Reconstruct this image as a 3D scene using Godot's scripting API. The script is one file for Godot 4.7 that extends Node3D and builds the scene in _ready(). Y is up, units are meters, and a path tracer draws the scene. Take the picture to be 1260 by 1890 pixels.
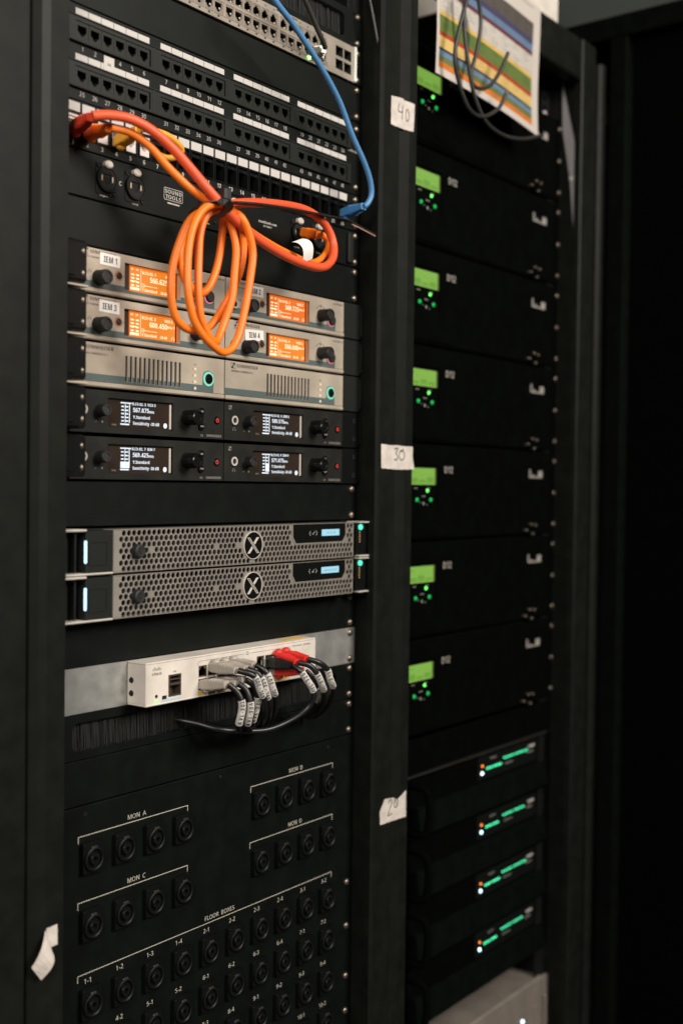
extends Node3D
# Two equipment racks seen from the left: all sizes below are millimetres, the rack unit is 44.45 mm,
# y = 0 is the seam under the five audio rows (1.35 m above the floor), z = 0 is the front of the rack panels.
const U := 44.45
const BASE := 1350.0
const FLAT := 4294967295
var M := {}
var font_bold: SystemFont
var font_plain: SystemFont
var font_mono: SystemFont
var rng := RandomNumberGenerator.new()

func lin(r: float, g: float, b: float) -> Color:
	return Color(r, g, b).linear_to_srgb()

func mat(key: String, r: float, g: float, b: float, rough := 0.6, metal := 0.0) -> StandardMaterial3D:
	if M.has(key): return M[key]
	var m := StandardMaterial3D.new()
	m.resource_name = key
	m.albedo_color = lin(r, g, b)
	m.roughness = rough
	m.metallic = metal
	M[key] = m
	return m

func glow(key: String, r: float, g: float, b: float, e := 1.0) -> StandardMaterial3D:
	if M.has(key): return M[key]
	var m := mat(key, r * 0.15, g * 0.15, b * 0.15, 0.45)
	m.emission_enabled = true
	m.emission = lin(r, g, b)
	m.emission_energy_multiplier = e
	return m

func noise_tex(freq: float, lo: float, hi: float, sd: int, oct := 4) -> NoiseTexture2D:
	var n := FastNoiseLite.new()
	n.seed = sd
	n.frequency = freq
	n.fractal_octaves = oct
	var g := Gradient.new()
	g.set_color(0, Color(lo, lo, lo)); g.set_color(1, Color(hi, hi, hi))
	var t := NoiseTexture2D.new()
	t.width = 768; t.height = 768; t.seamless = true
	t.noise = n; t.color_ramp = g
	return t

func texture_up(m: StandardMaterial3D, alb: Texture2D, bump: Texture2D, scale: float, height: float) -> void:
	m.uv1_triplanar = true
	m.uv1_scale = Vector3(scale, scale, scale)
	if alb: m.albedo_texture = alb
	if bump:
		m.heightmap_enabled = true
		m.heightmap_texture = bump
		m.heightmap_scale = height

# ---------------------------------------------------------------- mesh helpers
func S() -> SurfaceTool:
	var st := SurfaceTool.new()
	st.begin(Mesh.PRIMITIVE_TRIANGLES)
	st.set_smooth_group(FLAT)
	return st

func tri(st: SurfaceTool, a: Vector3, b: Vector3, c: Vector3) -> void:   # seen counter-clockwise from outside
	st.add_vertex(a * 0.001); st.add_vertex(c * 0.001); st.add_vertex(b * 0.001)

func quad(st: SurfaceTool, a: Vector3, b: Vector3, c: Vector3, d: Vector3) -> void:
	tri(st, a, b, c); tri(st, a, c, d)

func tri_from(st: SurfaceTool, a: Vector3, b: Vector3, c: Vector3, inside: Vector3) -> void:
	if (b - a).cross(c - a).dot((a + b + c) / 3.0 - inside) >= 0.0: tri(st, a, b, c)
	else: tri(st, a, c, b)

func box(st: SurfaceTool, x0: float, x1: float, y0: float, y1: float, z0: float, z1: float, c := 0.0, xf := Transform3D.IDENTITY) -> void:
	var lo := Vector3(x0, y0, z0)
	var hi := Vector3(x1, y1, z1)
	var mid := (lo + hi) / 2.0
	var h := (hi - lo) / 2.0
	var ctr := xf * mid
	for a in 3:
		var b := (a + 1) % 3
		var d := (a + 2) % 3
		for s in [-1.0, 1.0]:
			var p := []
			for k in [[-1, -1], [1, -1], [1, 1], [-1, 1]]:
				var v := Vector3.ZERO
				v[a] = s * h[a]; v[b] = k[0] * (h[b] - c); v[d] = k[1] * (h[d] - c)
				p.append(xf * (mid + v))
			tri_from(st, p[0], p[1], p[2], ctr); tri_from(st, p[0], p[2], p[3], ctr)
	if c <= 0.0: return
	for a in 3:
		var b := (a + 1) % 3
		var d := (a + 2) % 3
		for sb in [-1.0, 1.0]:
			for sd in [-1.0, 1.0]:
				var p := []
				for k in [[-1, 0], [1, 0], [1, 1], [-1, 1]]:
					var v := Vector3.ZERO
					v[a] = k[0] * (h[a] - c)
					v[b] = sb * (h[b] - (c if k[1] == 1 else 0.0))
					v[d] = sd * (h[d] - (0.0 if k[1] == 1 else c))
					p.append(xf * (mid + v))
				tri_from(st, p[0], p[1], p[2], ctr); tri_from(st, p[0], p[2], p[3], ctr)
	for sx in [-1.0, 1.0]:
		for sy in [-1.0, 1.0]:
			for sz in [-1.0, 1.0]:
				var s := Vector3(sx, sy, sz)
				tri_from(st, xf * (mid + s * Vector3(h.x, h.y - c, h.z - c)), xf * (mid + s * Vector3(h.x - c, h.y, h.z - c)), xf * (mid + s * Vector3(h.x - c, h.y - c, h.z)), ctr)

# turned shape about +z: profile of (radius, z) from front to back or back to front
func lathe(st: SurfaceTool, prof: Array, xf := Transform3D.IDENTITY, seg := 20, smooth := false) -> void:
	for i in prof.size() - 1:
		var a: Vector2 = prof[i]
		var b: Vector2 = prof[i + 1]
		st.set_smooth_group(1 if smooth else 2 + i)
		for k in seg:
			var t0 := TAU * k / seg
			var t1 := TAU * (k + 1) / seg
			var p := [Vector3(a.x * cos(t0), a.x * sin(t0), a.y), Vector3(a.x * cos(t1), a.x * sin(t1), a.y), Vector3(b.x * cos(t1), b.x * sin(t1), b.y), Vector3(b.x * cos(t0), b.x * sin(t0), b.y)]
			for j in 4: p[j] = xf * p[j]
			if a.x > 0.0001: tri(st, p[0], p[2], p[1])
			if b.x > 0.0001: tri(st, p[0], p[3], p[2])
	st.set_smooth_group(FLAT)

func at(x: float, y: float, z := 0.0) -> Transform3D:
	return Transform3D(Basis.IDENTITY, Vector3(x, y, z))

func cyl(st: SurfaceTool, x: float, y: float, z0: float, z1: float, r: float, c := 0.0, seg := 20) -> void:
	lathe(st, [Vector2(0, z1), Vector2(r - c, z1), Vector2(r, z1 - c), Vector2(r, z0), Vector2(0, z0)], at(x, y), seg)

func ring(st: SurfaceTool, x: float, y: float, z0: float, z1: float, r0: float, r1: float, seg := 24) -> void:
	lathe(st, [Vector2(r0, z0), Vector2(r0, z1), Vector2(r1, z1), Vector2(r1, z0), Vector2(r0, z0)], at(x, y), seg)

func prism(st: SurfaceTool, poly: Array, z0: float, z1: float, xf := Transform3D.IDENTITY) -> void:
	var pts := PackedVector2Array(poly)
	if Geometry2D.is_polygon_clockwise(pts): pts.reverse()
	var idx := Geometry2D.triangulate_polygon(pts)
	for i in range(0, idx.size(), 3):
		var a := pts[idx[i]]
		var b := pts[idx[i + 1]]
		var c := pts[idx[i + 2]]
		if (b - a).cross(c - a) < 0.0:
			var t := b
			b = c; c = t
		tri(st, xf * Vector3(a.x, a.y, z1), xf * Vector3(b.x, b.y, z1), xf * Vector3(c.x, c.y, z1))
		tri(st, xf * Vector3(a.x, a.y, z0), xf * Vector3(c.x, c.y, z0), xf * Vector3(b.x, b.y, z0))
	for i in pts.size():
		var a := pts[i]
		var b := pts[(i + 1) % pts.size()]
		quad(st, xf * Vector3(a.x, a.y, z0), xf * Vector3(b.x, b.y, z0), xf * Vector3(b.x, b.y, z1), xf * Vector3(a.x, a.y, z1))

func round_rect(x0: float, x1: float, y0: float, y1: float, r: float, n := 4) -> Array:
	var out := []
	for c in [[x1 - r, y1 - r, 0.0], [x0 + r, y1 - r, 0.25], [x0 + r, y0 + r, 0.5], [x1 - r, y0 + r, 0.75]]:
		for k in n + 1:
			var t: float = TAU * (c[2] + 0.25 * k / n)
			out.append(Vector2(c[0] + r * cos(t), c[1] + r * sin(t)))
	return out

# a plate with rectangular openings, given as [x0, x1, y0, y1]
func plate(st: SurfaceTool, x0: float, x1: float, y0: float, y1: float, z0: float, z1: float, holes: Array) -> void:
	var xs := [x0, x1]
	var ys := [y0, y1]
	for h in holes:
		for v in [h[0], h[1]]:
			if not xs.has(v): xs.append(v)
		for v in [h[2], h[3]]:
			if not ys.has(v): ys.append(v)
	xs.sort(); ys.sort()
	var solid := func(i: int, j: int) -> bool:
		if i < 0 or j < 0 or i >= xs.size() - 1 or j >= ys.size() - 1: return false
		var cx: float = (xs[i] + xs[i + 1]) / 2.0
		var cy: float = (ys[j] + ys[j + 1]) / 2.0
		for h in holes:
			if cx > h[0] and cx < h[1] and cy > h[2] and cy < h[3]: return false
		return true
	for i in xs.size() - 1:
		for j in ys.size() - 1:
			if not solid.call(i, j): continue
			var a: float = xs[i]
			var b: float = xs[i + 1]
			var c: float = ys[j]
			var d: float = ys[j + 1]
			quad(st, Vector3(a, c, z1), Vector3(b, c, z1), Vector3(b, d, z1), Vector3(a, d, z1))
			quad(st, Vector3(b, c, z0), Vector3(a, c, z0), Vector3(a, d, z0), Vector3(b, d, z0))
			if not solid.call(i - 1, j): quad(st, Vector3(a, c, z0), Vector3(a, c, z1), Vector3(a, d, z1), Vector3(a, d, z0))
			if not solid.call(i + 1, j): quad(st, Vector3(b, c, z1), Vector3(b, c, z0), Vector3(b, d, z0), Vector3(b, d, z1))
			if not solid.call(i, j - 1): quad(st, Vector3(a, c, z0), Vector3(b, c, z0), Vector3(b, c, z1), Vector3(a, c, z1))
			if not solid.call(i, j + 1): quad(st, Vector3(a, d, z1), Vector3(b, d, z1), Vector3(b, d, z0), Vector3(a, d, z0))

func spline(pts: PackedVector3Array, step := 4.0) -> PackedVector3Array:
	var out := PackedVector3Array()
	var n := pts.size()
	for i in n - 1:
		var p0 := pts[maxi(i - 1, 0)]
		var p1 := pts[i]
		var p2 := pts[i + 1]
		var p3 := pts[mini(i + 2, n - 1)]
		var k := maxi(2, int(ceil(p1.distance_to(p2) / step)))
		for j in k: out.append(p1.cubic_interpolate(p2, p0, p3, float(j) / k))
	out.append(pts[n - 1])
	return out

func tube(st: SurfaceTool, pts: PackedVector3Array, r: float, seg := 10, r_end := -1.0) -> void:
	var n := pts.size()
	var rings := []
	var up := Vector3.UP
	for i in n:
		var t := (pts[mini(i + 1, n - 1)] - pts[maxi(i - 1, 0)]).normalized()
		var s := up - t * up.dot(t)
		if s.length() < 0.05: s = t.cross(Vector3.RIGHT) if absf(t.x) < 0.9 else t.cross(Vector3.BACK)
		s = s.normalized()
		up = s
		var q := t.cross(s)
		var rr := r if r_end < 0.0 else lerpf(r, r_end, float(i) / (n - 1))
		var ringp := []
		for k in seg: ringp.append(pts[i] + (s * cos(TAU * k / seg) + q * sin(TAU * k / seg)) * rr)
		rings.append(ringp)
	st.set_smooth_group(1)
	for i in n - 1:
		for k in seg:
			var k1 := (k + 1) % seg
			quad(st, rings[i][k], rings[i][k1], rings[i + 1][k1], rings[i + 1][k])
	st.set_smooth_group(FLAT)
	for k in range(1, seg - 1):
		tri_from(st, rings[0][0], rings[0][k], rings[0][k + 1], pts[1])
		tri_from(st, rings[n - 1][0], rings[n - 1][k], rings[n - 1][k + 1], pts[n - 2])

# flat printed text on a front face. h = capital height; align -1 left, 0 centre, 1 right
func say(st: SurfaceTool, s: String, x: float, y: float, h: float, z: float, align := 0, wide := 1.0, plain := false, xf := Transform3D.IDENTITY, mono := false) -> void:
	var t := TextMesh.new()
	t.font = font_mono if mono else (font_plain if plain else font_bold)
	t.font_size = 24; t.pixel_size = 1.0; t.depth = 0.0; t.curve_step = 2.0
	t.horizontal_alignment = HORIZONTAL_ALIGNMENT_LEFT
	t.text = s
	var arr := t.get_mesh_arrays()
	if arr.is_empty(): return
	var vs: PackedVector3Array = arr[Mesh.ARRAY_VERTEX]
	var ix: PackedInt32Array = arr[Mesh.ARRAY_INDEX]
	if vs.is_empty(): return
	var lo := vs[0]
	var hi := vs[0]
	for v in vs: lo = lo.min(v); hi = hi.max(v)
	var k := h / 17.1
	var w := (hi.x - lo.x) * k * wide
	var ox := x - (0.0 if align < 0 else (w / 2.0 if align == 0 else w))
	var base := lo.y
	for ch in ["g", "p", "y", ",", "q", "j"]:
		if s.contains(ch): base = lo.y + 5.0; break
	if s.begins_with("-") and s.length() == 1: base = lo.y - 6.0
	if s == "'" or s == "·": base = lo.y - 7.0
	for i in range(0, ix.size(), 3):
		var q := []
		for j in 3:
			var v := vs[ix[i + j]]
			q.append(xf * Vector3(ox + (v.x - lo.x) * k * wide, y + (v.y - base) * k, z))
		if (q[1] - q[0]).cross(q[2] - q[0]).dot(xf.basis.z) >= 0.0: tri(st, q[0], q[1], q[2])
		else: tri(st, q[0], q[2], q[1])

func stroke(st: SurfaceTool, pts: Array, w: float, z: float, xf := Transform3D.IDENTITY) -> void:   # pen or printed line on a face
	for i in pts.size() - 1:
		var a: Vector2 = pts[i]
		var b: Vector2 = pts[i + 1]
		var d := (b - a).normalized() * w / 2.0
		var n := Vector2(-d.y, d.x)
		var zz := z + 0.015 * (i % 2)
		var c := [a - d - n, b + d - n, b + d + n, a - d + n]
		quad(st, xf * Vector3(c[0].x, c[0].y, zz), xf * Vector3(c[1].x, c[1].y, zz), xf * Vector3(c[2].x, c[2].y, zz), xf * Vector3(c[3].x, c[3].y, zz))

# ---------------------------------------------------------------- scene tree helpers
func thing(called: String, label: String, category: String, x := 0.0, y := 0.0, z := 0.0, group := "") -> Node3D:
	var o := Node3D.new()
	o.name = called
	add_child(o, true)
	o.position = Vector3(x, y + BASE, z) * 0.001
	tag(o, label, category, group)
	return o

func tag(o: Node, label: String, category: String, group := "") -> void:
	o.set_meta("label", label)
	o.set_meta("category", category)
	if group: o.set_meta("group", group)

func put(parent: Node3D, called: String, st: SurfaceTool, m: Material, label := "") -> MeshInstance3D:
	st.generate_normals()
	return put_mesh(parent, called, st.commit(), m, 0, 0, 0, label)

func put_mesh(parent: Node3D, called: String, mesh: Mesh, m: Material, x := 0.0, y := 0.0, z := 0.0, label := "") -> MeshInstance3D:
	var o := MeshInstance3D.new()
	o.name = called
	o.mesh = mesh
	o.material_override = m
	parent.add_child(o, true)
	o.position = Vector3(x, y, z) * 0.001
	if label: o.set_meta("label", label)
	return o

func made(st: SurfaceTool) -> ArrayMesh:
	st.generate_normals()
	return st.commit()

func structure(called: String, st: SurfaceTool, m: Material) -> void:
	st.generate_normals()
	var o := MeshInstance3D.new()
	o.name = called
	o.mesh = st.commit()
	o.material_override = m
	add_child(o, true)
	o.position = Vector3(0, BASE, 0) * 0.001
	o.set_meta("kind", "structure")

# ---------------------------------------------------------------- shared small pieces
var screw_mesh: ArrayMesh
var dark_screw_mesh: ArrayMesh

func make_screws() -> void:
	var st := S()
	lathe(st, [Vector2(0, 3.0), Vector2(1.0, 3.1), Vector2(2.6, 2.7), Vector2(3.9, 1.7), Vector2(4.6, 0.0), Vector2(0, 0)], Transform3D.IDENTITY, 16, true)
	box(st, -2.0, 2.0, -0.4, 0.4, 2.9, 3.25)
	box(st, -0.4, 0.4, -2.0, 2.0, 2.92, 3.27)
	screw_mesh = made(st)
	st = S()
	ring(st, 0, 0, -1.0, 0.25, 1.5, 2.6, 14)
	cyl(st, 0, 0, -1.0, -0.6, 1.5, 0.0, 14)
	dark_screw_mesh = made(st)

func screws(o: Node3D, h: float, right := true, left := true) -> void:
	var ys := [h / 2.0 - 15.9, h / 2.0 + 15.9] if h < 60.0 else ([9.0, h - 9.0] if h < 150.0 else [9.0, 53.0, 98.0, 142.0, 205.0, 260.0])
	for y in ys:
		for s in ([1.0] if right else []) + ([-1.0] if left else []):
			var q := put_mesh(o, "screw", screw_mesh, M.screw, 230.5 * s, y, 0.0)
			q.rotation.z = rng.randf() * TAU

func blank(u: int, label: String, w := 241.3) -> Node3D:
	var o := thing("blank_panel", label, "blank panel", 0, u * U, 0, "blank rack panels")
	var st := S()
	box(st, -w, w, 0.6, 43.9, -2.5, 0.0, 0.7)
	box(st, -220, 220, 1.2, 3.6, -16, -2.6)
	box(st, -220, 220, 41.0, 43.3, -16, -2.6)
	put(o, "plate", st, M.black)
	screws(o, 44.45)
	return o

func jack_holes(cx: float, cy: float, up := false) -> Array:
	var s := -1.0 if up else 1.0
	var out := []
	for r in [[5.2, -1.6, 4.6], [3.3, -3.4, -1.5], [1.8, -5.0, -3.3]]:
		var a: float = cy + r[1] * s
		var b: float = cy + r[2] * s
		out.append([cx - r[0], cx + r[0], minf(a, b), maxf(a, b)])
	return out

func jack_mesh(w: float, h: float, up: bool, deep := 1.5) -> ArrayMesh:
	var st := S()
	plate(st, -w / 2, w / 2, -h / 2, h / 2, -deep, 0.0, jack_holes(0, 0, up))
	return made(st)

# ---------------------------------------------------------------- the left rack, from the top down
func brush_panel(u: int, label: String) -> void:
	var o := thing("brush_panel", label, "brush panel", 0, u * U, 0, "brush strip panels")
	var st := S()
	var hole := round_rect(-204, 205, 7.5, 35.5, 7.0, 5)
	# frame round the slot: outer rectangle joined to the rounded opening
	plate(st, -241.3, 241.3, 0.6, 43.9, -2.5, 0.0, [[-204.0, 205.0, 7.5, 35.5]])
	for c in [[-204.0, 7.5, 1.0, 1.0], [205.0, 7.5, -1.0, 1.0], [-204.0, 35.5, 1.0, -1.0], [205.0, 35.5, -1.0, -1.0]]:
		var poly := [Vector2(c[0], c[1])]
		for k in 6:
			var t := PI / 2.0 * k / 5.0
			poly.append(Vector2(c[0] + c[2] * 7.0 * (1.0 - sin(t)), c[1] + c[3] * 7.0 * (1.0 - cos(t))))
		prism(st, poly, -2.5, 0.0)
	put(o, "plate", st, M.black)
	st = S()
	box(st, -206, 207, 3, 40, -14, -11)
	put(o, "backing", st, M.void)
	st = S()
	var x := -203.0
	while x < 204.0:
		var w := rng.randf_range(0.5, 1.1)
		var z := rng.randf_range(-8.0, -3.2)
		var lean := rng.randf_range(-0.9, 0.9)
		var y0 := 7.6 + rng.randf_range(0.0, 1.4)
		quad(st, Vector3(x + lean, y0, z), Vector3(x + lean + w * 0.7, y0, z), Vector3(x + w, 36.0, z - 1.5), Vector3(x, 36.0, z - 1.5))
		x += w * 0.62
	put(o, "bristles", st, M.bristle).set_meta("kind", "stuff")
	screws(o, 44.45)

func network_switch() -> void:
	var o := thing("network_switch", "grey faced 48 port network switch at the top of the rack", "network switch", 0, 11 * U, 0)
	var st := S()
	box(st, -218, 218, 1.2, 42.8, -260, -6.0)
	put(o, "housing", st, M.void)
	var holes := []
	for g in 4:
		for c in 6:
			for r in 2:
				var cx := -178.5 + g * 89.0 + c * 14.35
				var cy := 29.5 if r == 0 else 13.5
				holes.append([cx - 6.35, cx + 6.35, cy - 6.6, cy + 6.6])
	for c in 2:
		for r in 2: holes.append([184.5 + c * 16.5, 199.0 + c * 16.5, 8.0 + r * 15.5, 20.0 + r * 15.5])
	st = S()
	plate(st, -219, 219, 1.0, 43.2, 0.0, 3.0, holes)
	put(o, "faceplate", st, M.switch_face)
	var up := jack_mesh(12.6, 13.1, true, 1.2)
	var down := jack_mesh(12.6, 13.1, false, 1.2)
	st = S()
	plate(st, -7.1, 7.1, -5.9, 5.9, -9, 0.5, [[-6.2, 6.2, -5.0, 5.0]])
	box(st, -7.1, 7.1, -5.9, 5.9, -10, -9)
	var sfp := made(st)
	var gold := S()
	for k in 8: box(gold, -3.4 + k * 0.85, -3.0 + k * 0.85, -2.2, 0.6, -7.5, -3.0)
	var gold_mesh := made(gold)
	for i in holes.size():
		var h: Array = holes[i]
		var cx: float = (h[0] + h[1]) / 2.0
		var cy: float = (h[2] + h[3]) / 2.0
		if i < 48:
			var q := put_mesh(o, "port", up if i % 2 == 0 else down, M.taupe_dim, cx, cy, 2.6)
			var led := S()
			box(led, 2.6, 4.6, (-4.0 if i % 2 == 0 else -1.0), (-2.2 if i % 2 == 0 else 0.8), -2.4, -1.6)
			put(q, "contact", led, M.pin)
		else: put_mesh(o, "module_slot", sfp, M.socket, cx, cy, 2.6)
	st = S()
	for g in 5: box(st, -187.2 + g * 89.0, -186.0 + g * 89.0, 6.0, 37.0, 3.0, 3.7)
	for g in 4:
		for c in 7: box(st, -185.9 + g * 89.0 + c * 14.35, -185.4 + g * 89.0 + c * 14.35, 6.0, 37.0, 3.0, 3.35)
	box(st, -186, 172, 21.0, 22.0, 3.0, 3.3)
	put(o, "port_divider", st, M.taupe_light)
	st = S()
	for g in 4:
		for c in 6:
			say(st, str(g * 12 + c * 2 + 1), -178.5 + g * 89.0 + c * 14.35, 38.6, 2.0, 3.08)
			box(st, -180.0 + g * 89.0 + c * 14.35, -177.0 + g * 89.0 + c * 14.35, 3.0, 5.0, 3.0, 3.1)
			box(st, -185.0 + g * 89.0 + c * 14.35, -172.0 + g * 89.0 + c * 14.35, 5.8, 6.3, 3.0, 3.08)
	stroke(st, [Vector2(76, 41.0), Vector2(112, 41.0)], 1.2, 3.08)
	put(o, "lettering", st, M.ink)
	st = S()
	box(st, 219.4, 223.6, 0.8, 43.4, 0.0, 6.0, 0.8)
	put(o, "end_trim", st, M.white_paint)
	st = S()
	box(st, 223.8, 241.3, 0.8, 43.6, -2.5, 1.0, 0.6)
	put(o, "rack_ear", st, M.black)
	st = S()
	box(st, -241.3, -219.4, 0.8, 43.6, -2.5, 1.0, 0.6)
	put(o, "rack_ear", st, M.black)
	screws(o, 44.45)
	st = S()
	box(st, 131.5, 135.5, 3.4, 6.4, 3.0, 4.6)
	put(o, "link_light", st, M.led_green)

func patch_panel_48() -> void:
	var o := thing("patch_panel", "black 48 port patch panel with white strips over eight jack blocks", "patch panel", 0, 8 * U, 0)
	var st := S()
	var holes := []
	for r in 2:
		for g in 4: holes.append([-207.7 + g * 108.25, -112.9 + g * 108.25, (411.9 if r == 0 else 369.9) - 8 * U, (428.5 if r == 0 else 386.5) - 8 * U])
	plate(st, -241.3, 241.3, 0.6, 88.3, -2.5, 0.0, holes)
	put(o, "plate", st, M.black)
	st = S()
	box(st, -225, 225, 6, 82, -12, -9)
	put(o, "backing", st, M.void)
	var jm := jack_mesh(15.2, 16.6, false, 1.6)
	st = S()
	plate(st, -8.5, 100.5, -11.0, 14.4, -0.3, 2.0, [[-0.9, 93.9, -7.4, 9.2]])
	box(st, -8.5, 100.5, -11.0, -9.8, 2.0, 3.6, 0.4)
	box(st, -8.5, 100.5, 12.8, 14.4, 2.0, 3.0, 0.4)
	box(st, 97.0, 100.5, -9.7, 12.7, 2.0, 2.6, 0.2)
	var block := made(st)
	st = S()
	box(st, -7.45, 7.45, -2.9, 2.9, 0.0, 0.35)
	var strip := made(st)
	var text := S()
	for r in 2:
		for g in 4:
			var x0 := -206.8 + g * 108.25
			var yj := (419.3 if r == 0 else 377.3) - 8 * U
			var b := put_mesh(o, "jack_block", block, M.bezel, x0, yj, 0)
			for c in 6:
				put_mesh(b, "jack", jm, M.jackface, 7.3 + c * 15.6, 0.9, 1.0)
				var q := put_mesh(o, "label_strip", strip, M.paper, x0 + 7.6 + c * 15.62, yj + 18.4, 0.0)
				q.rotation.z = rng.randf_range(-0.006, 0.006)
				say(text, str(r * 24 + g * 6 + c + 1), x0 + 8.6 + c * 15.6, yj - 17.4, 4.2, 0.1, 0, 1.0, true)
	say(text, "DATA 5e", 224, 51, 2.6, 0.1, 0, 1.3)
	put(o, "lettering", text, M.print_white)
	screws(o, 88.9)
	st = S()
	box(st, -172.4, -159.6, 391.6 - 8 * U, 406.2 - 8 * U, 0.4, 0.8)
	var s := put(o, "sticker", st, M.paper, "small white sticker reading VA")
	st = S()
	say(st, "VA", -166, 397.4 - 8 * U, 2.6, 0.9)
	put(s, "lettering", st, M.ink)

func patch_panel_24() -> void:
	var o := thing("patch_panel", "black 24 port patch panel with numbered keystone openings and coloured leads", "patch panel", 0, 7 * U, 0)
	var holes := []
	var text := S()
	for k in 24:
		var cx := -208.6 + 18.02 * k
		holes.append([cx - 7.3, cx + 7.3, 9.6, 31.8])
	var st := S()
	plate(st, -241.3, 241.3, 0.6, 43.9, -2.5, 0.0, holes)
	put(o, "plate", st, M.black_satin)
	st = S()
	box(st, -225, 225, 4, 36, -26, -24)
	put(o, "backing", st, M.void)
	st = S()
	plate(st, -8.1, 8.1, -11.9, 11.9, -18, 1.0, [[-6.9, 6.9, -10.7, 10.7]])
	box(st, -6.9, 6.9, 6.2, 10.7, -4.5, -1.5)
	var frame := made(st)
	st = S()
	box(st, -6.8, 6.8, -10.6, -9.0, -10, -2.5)
	plate(st, -6.8, 6.8, -9.0, 10.6, -10, -0.6, jack_holes(0, 0.6, false))
	box(st, -6.0, 6.0, 7.4, 9.4, -0.6, 1.2, 0.3)
	box(st, -6.8, 6.8, -9.0, 10.6, -11, -10)
	var keystone := made(st)
	st = S()
	box(st, -7.6, 7.6, -4.2, 4.2, 0.0, 0.4)
	var strip := made(st)
	for k in 24:
		var cx := -208.6 + 18.02 * k
		var f := put_mesh(o, "port_frame", frame, M.gloss_black, cx, 20.7, 0)
		if k < 6: put_mesh(f, "keystone_jack", keystone, M.white_plastic, 0, 0, 0)
		put_mesh(o, "label_strip", strip, M.paper, cx + 0.2, 37.9, 0.0)
		say(text, str(k + 1), cx - 0.6, 3.2, 4.3, 0.1)
	put(o, "lettering", text, M.print_white)
	screws(o, 44.45)

func data_connector(o: Node3D, x: float, y: float) -> void:
	var st := S()
	prism(st, round_rect(x - 13, x + 13, y - 15.5, y + 15.5, 3.0), 0.0, 0.7)
	ring(st, x, y, 1.6, 3.4, 10.6, 12.6, 28)
	var c := put(o, "connector", st, M.black_satin)
	st = S()
	ring(st, x, y, 1.6, 2.6, 7.6, 10.4, 28)
	plate(st, x - 7.4, x + 7.4, y - 7.4, y + 7.4, 1.61, 2.0, jack_holes(x, y + 0.3, false))
	box(st, x - 7.4, x + 7.4, y - 7.4, y + 7.4, -10, -9)
	put(c, "socket", st, M.void)
	st = S()
	box(st, x - 7.6, x - 6.0, y - 2.5, y + 3.0, 1.8, 2.6)
	put(c, "contact", st, M.brass)
	st = S()
	box(st, x + 6.0, x + 7.6, y - 2.5, y + 3.0, 1.8, 2.4)
	put(c, "contact", st, M.brass)
	st = S()
	lathe(st, [Vector2(0, 6.0), Vector2(3.2, 6.0), Vector2(4.5, 4.8), Vector2(4.5, 1.0), Vector2(0, 1.0)], Transform3D(Basis.IDENTITY.scaled(Vector3(1.15, 0.85, 1)), Vector3(x, y + 13.6, 0)), 18)
	put(c, "latch_tab", st, M.nickel)
	for s in [[-9.8, 12.0], [9.8, -12.0]]: put_mesh(c, "screw", dark_screw_mesh, M.void, x + s[0], y + s[1], 1.8)

func interface_panel() -> void:
	var o := thing("interface_panel", "black panel of round network sockets with white socket captions and a boxed logo", "connector panel", 0, 6 * U, 0)
	var st := S()
	box(st, -241.3, 241.3, 0.6, 43.9, -2.5, 0.0, 0.7)
	put(o, "plate", st, M.black_satin)
	var text := S()
	for p in [-150.0, -10.0, 139.5]:
		data_connector(o, p - 18.3, 22.6)
		data_connector(o, p + 18.3, 22.6)
		say(text, "Input", p - 20.5, 5.6, 2.8, 0.1)
		say(text, "Thru", p + 19.0, 5.6, 2.8, 0.1)
	say(text, "C", -150, 20.5, 4.2, 0.1)
	say(text, "B", -10, 20.5, 4.2, 0.1)
	say(text, "A", 139.5, 20.5, 4.2, 0.1)
	say(text, "soundtools.com", 68, 23.2, 2.9, 0.1)
	say(text, "SN 150025-1", 68, 19.4, 1.9, 0.1)
	stroke(text, round_rect(-91.5, -65.5, 19.6, 31.6, 1.6, 3) + [Vector2(-65.5, 30.0)], 0.6, 0.1)
	say(text, "SOUND", -78.5, 26.2, 4.0, 0.1, 0, 1.25)
	say(text, "TOOLS", -78.5, 20.9, 4.0, 0.1, 0, 1.3)
	stroke(text, [Vector2(-86, 16.6), Vector2(-80, 16.6)], 1.5, 0.1)
	stroke(text, [Vector2(-78, 16.6), Vector2(-70.5, 16.6)], 1.5, 0.1)
	put(o, "lettering", text, M.print_white)
	st = S()
	box(st, 214.5, 223.5, 3.5, 40.5, 0.0, 4.5, 1.2)
	put(o, "end_rib", st, M.bezel)
	screws(o, 44.45)

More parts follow.
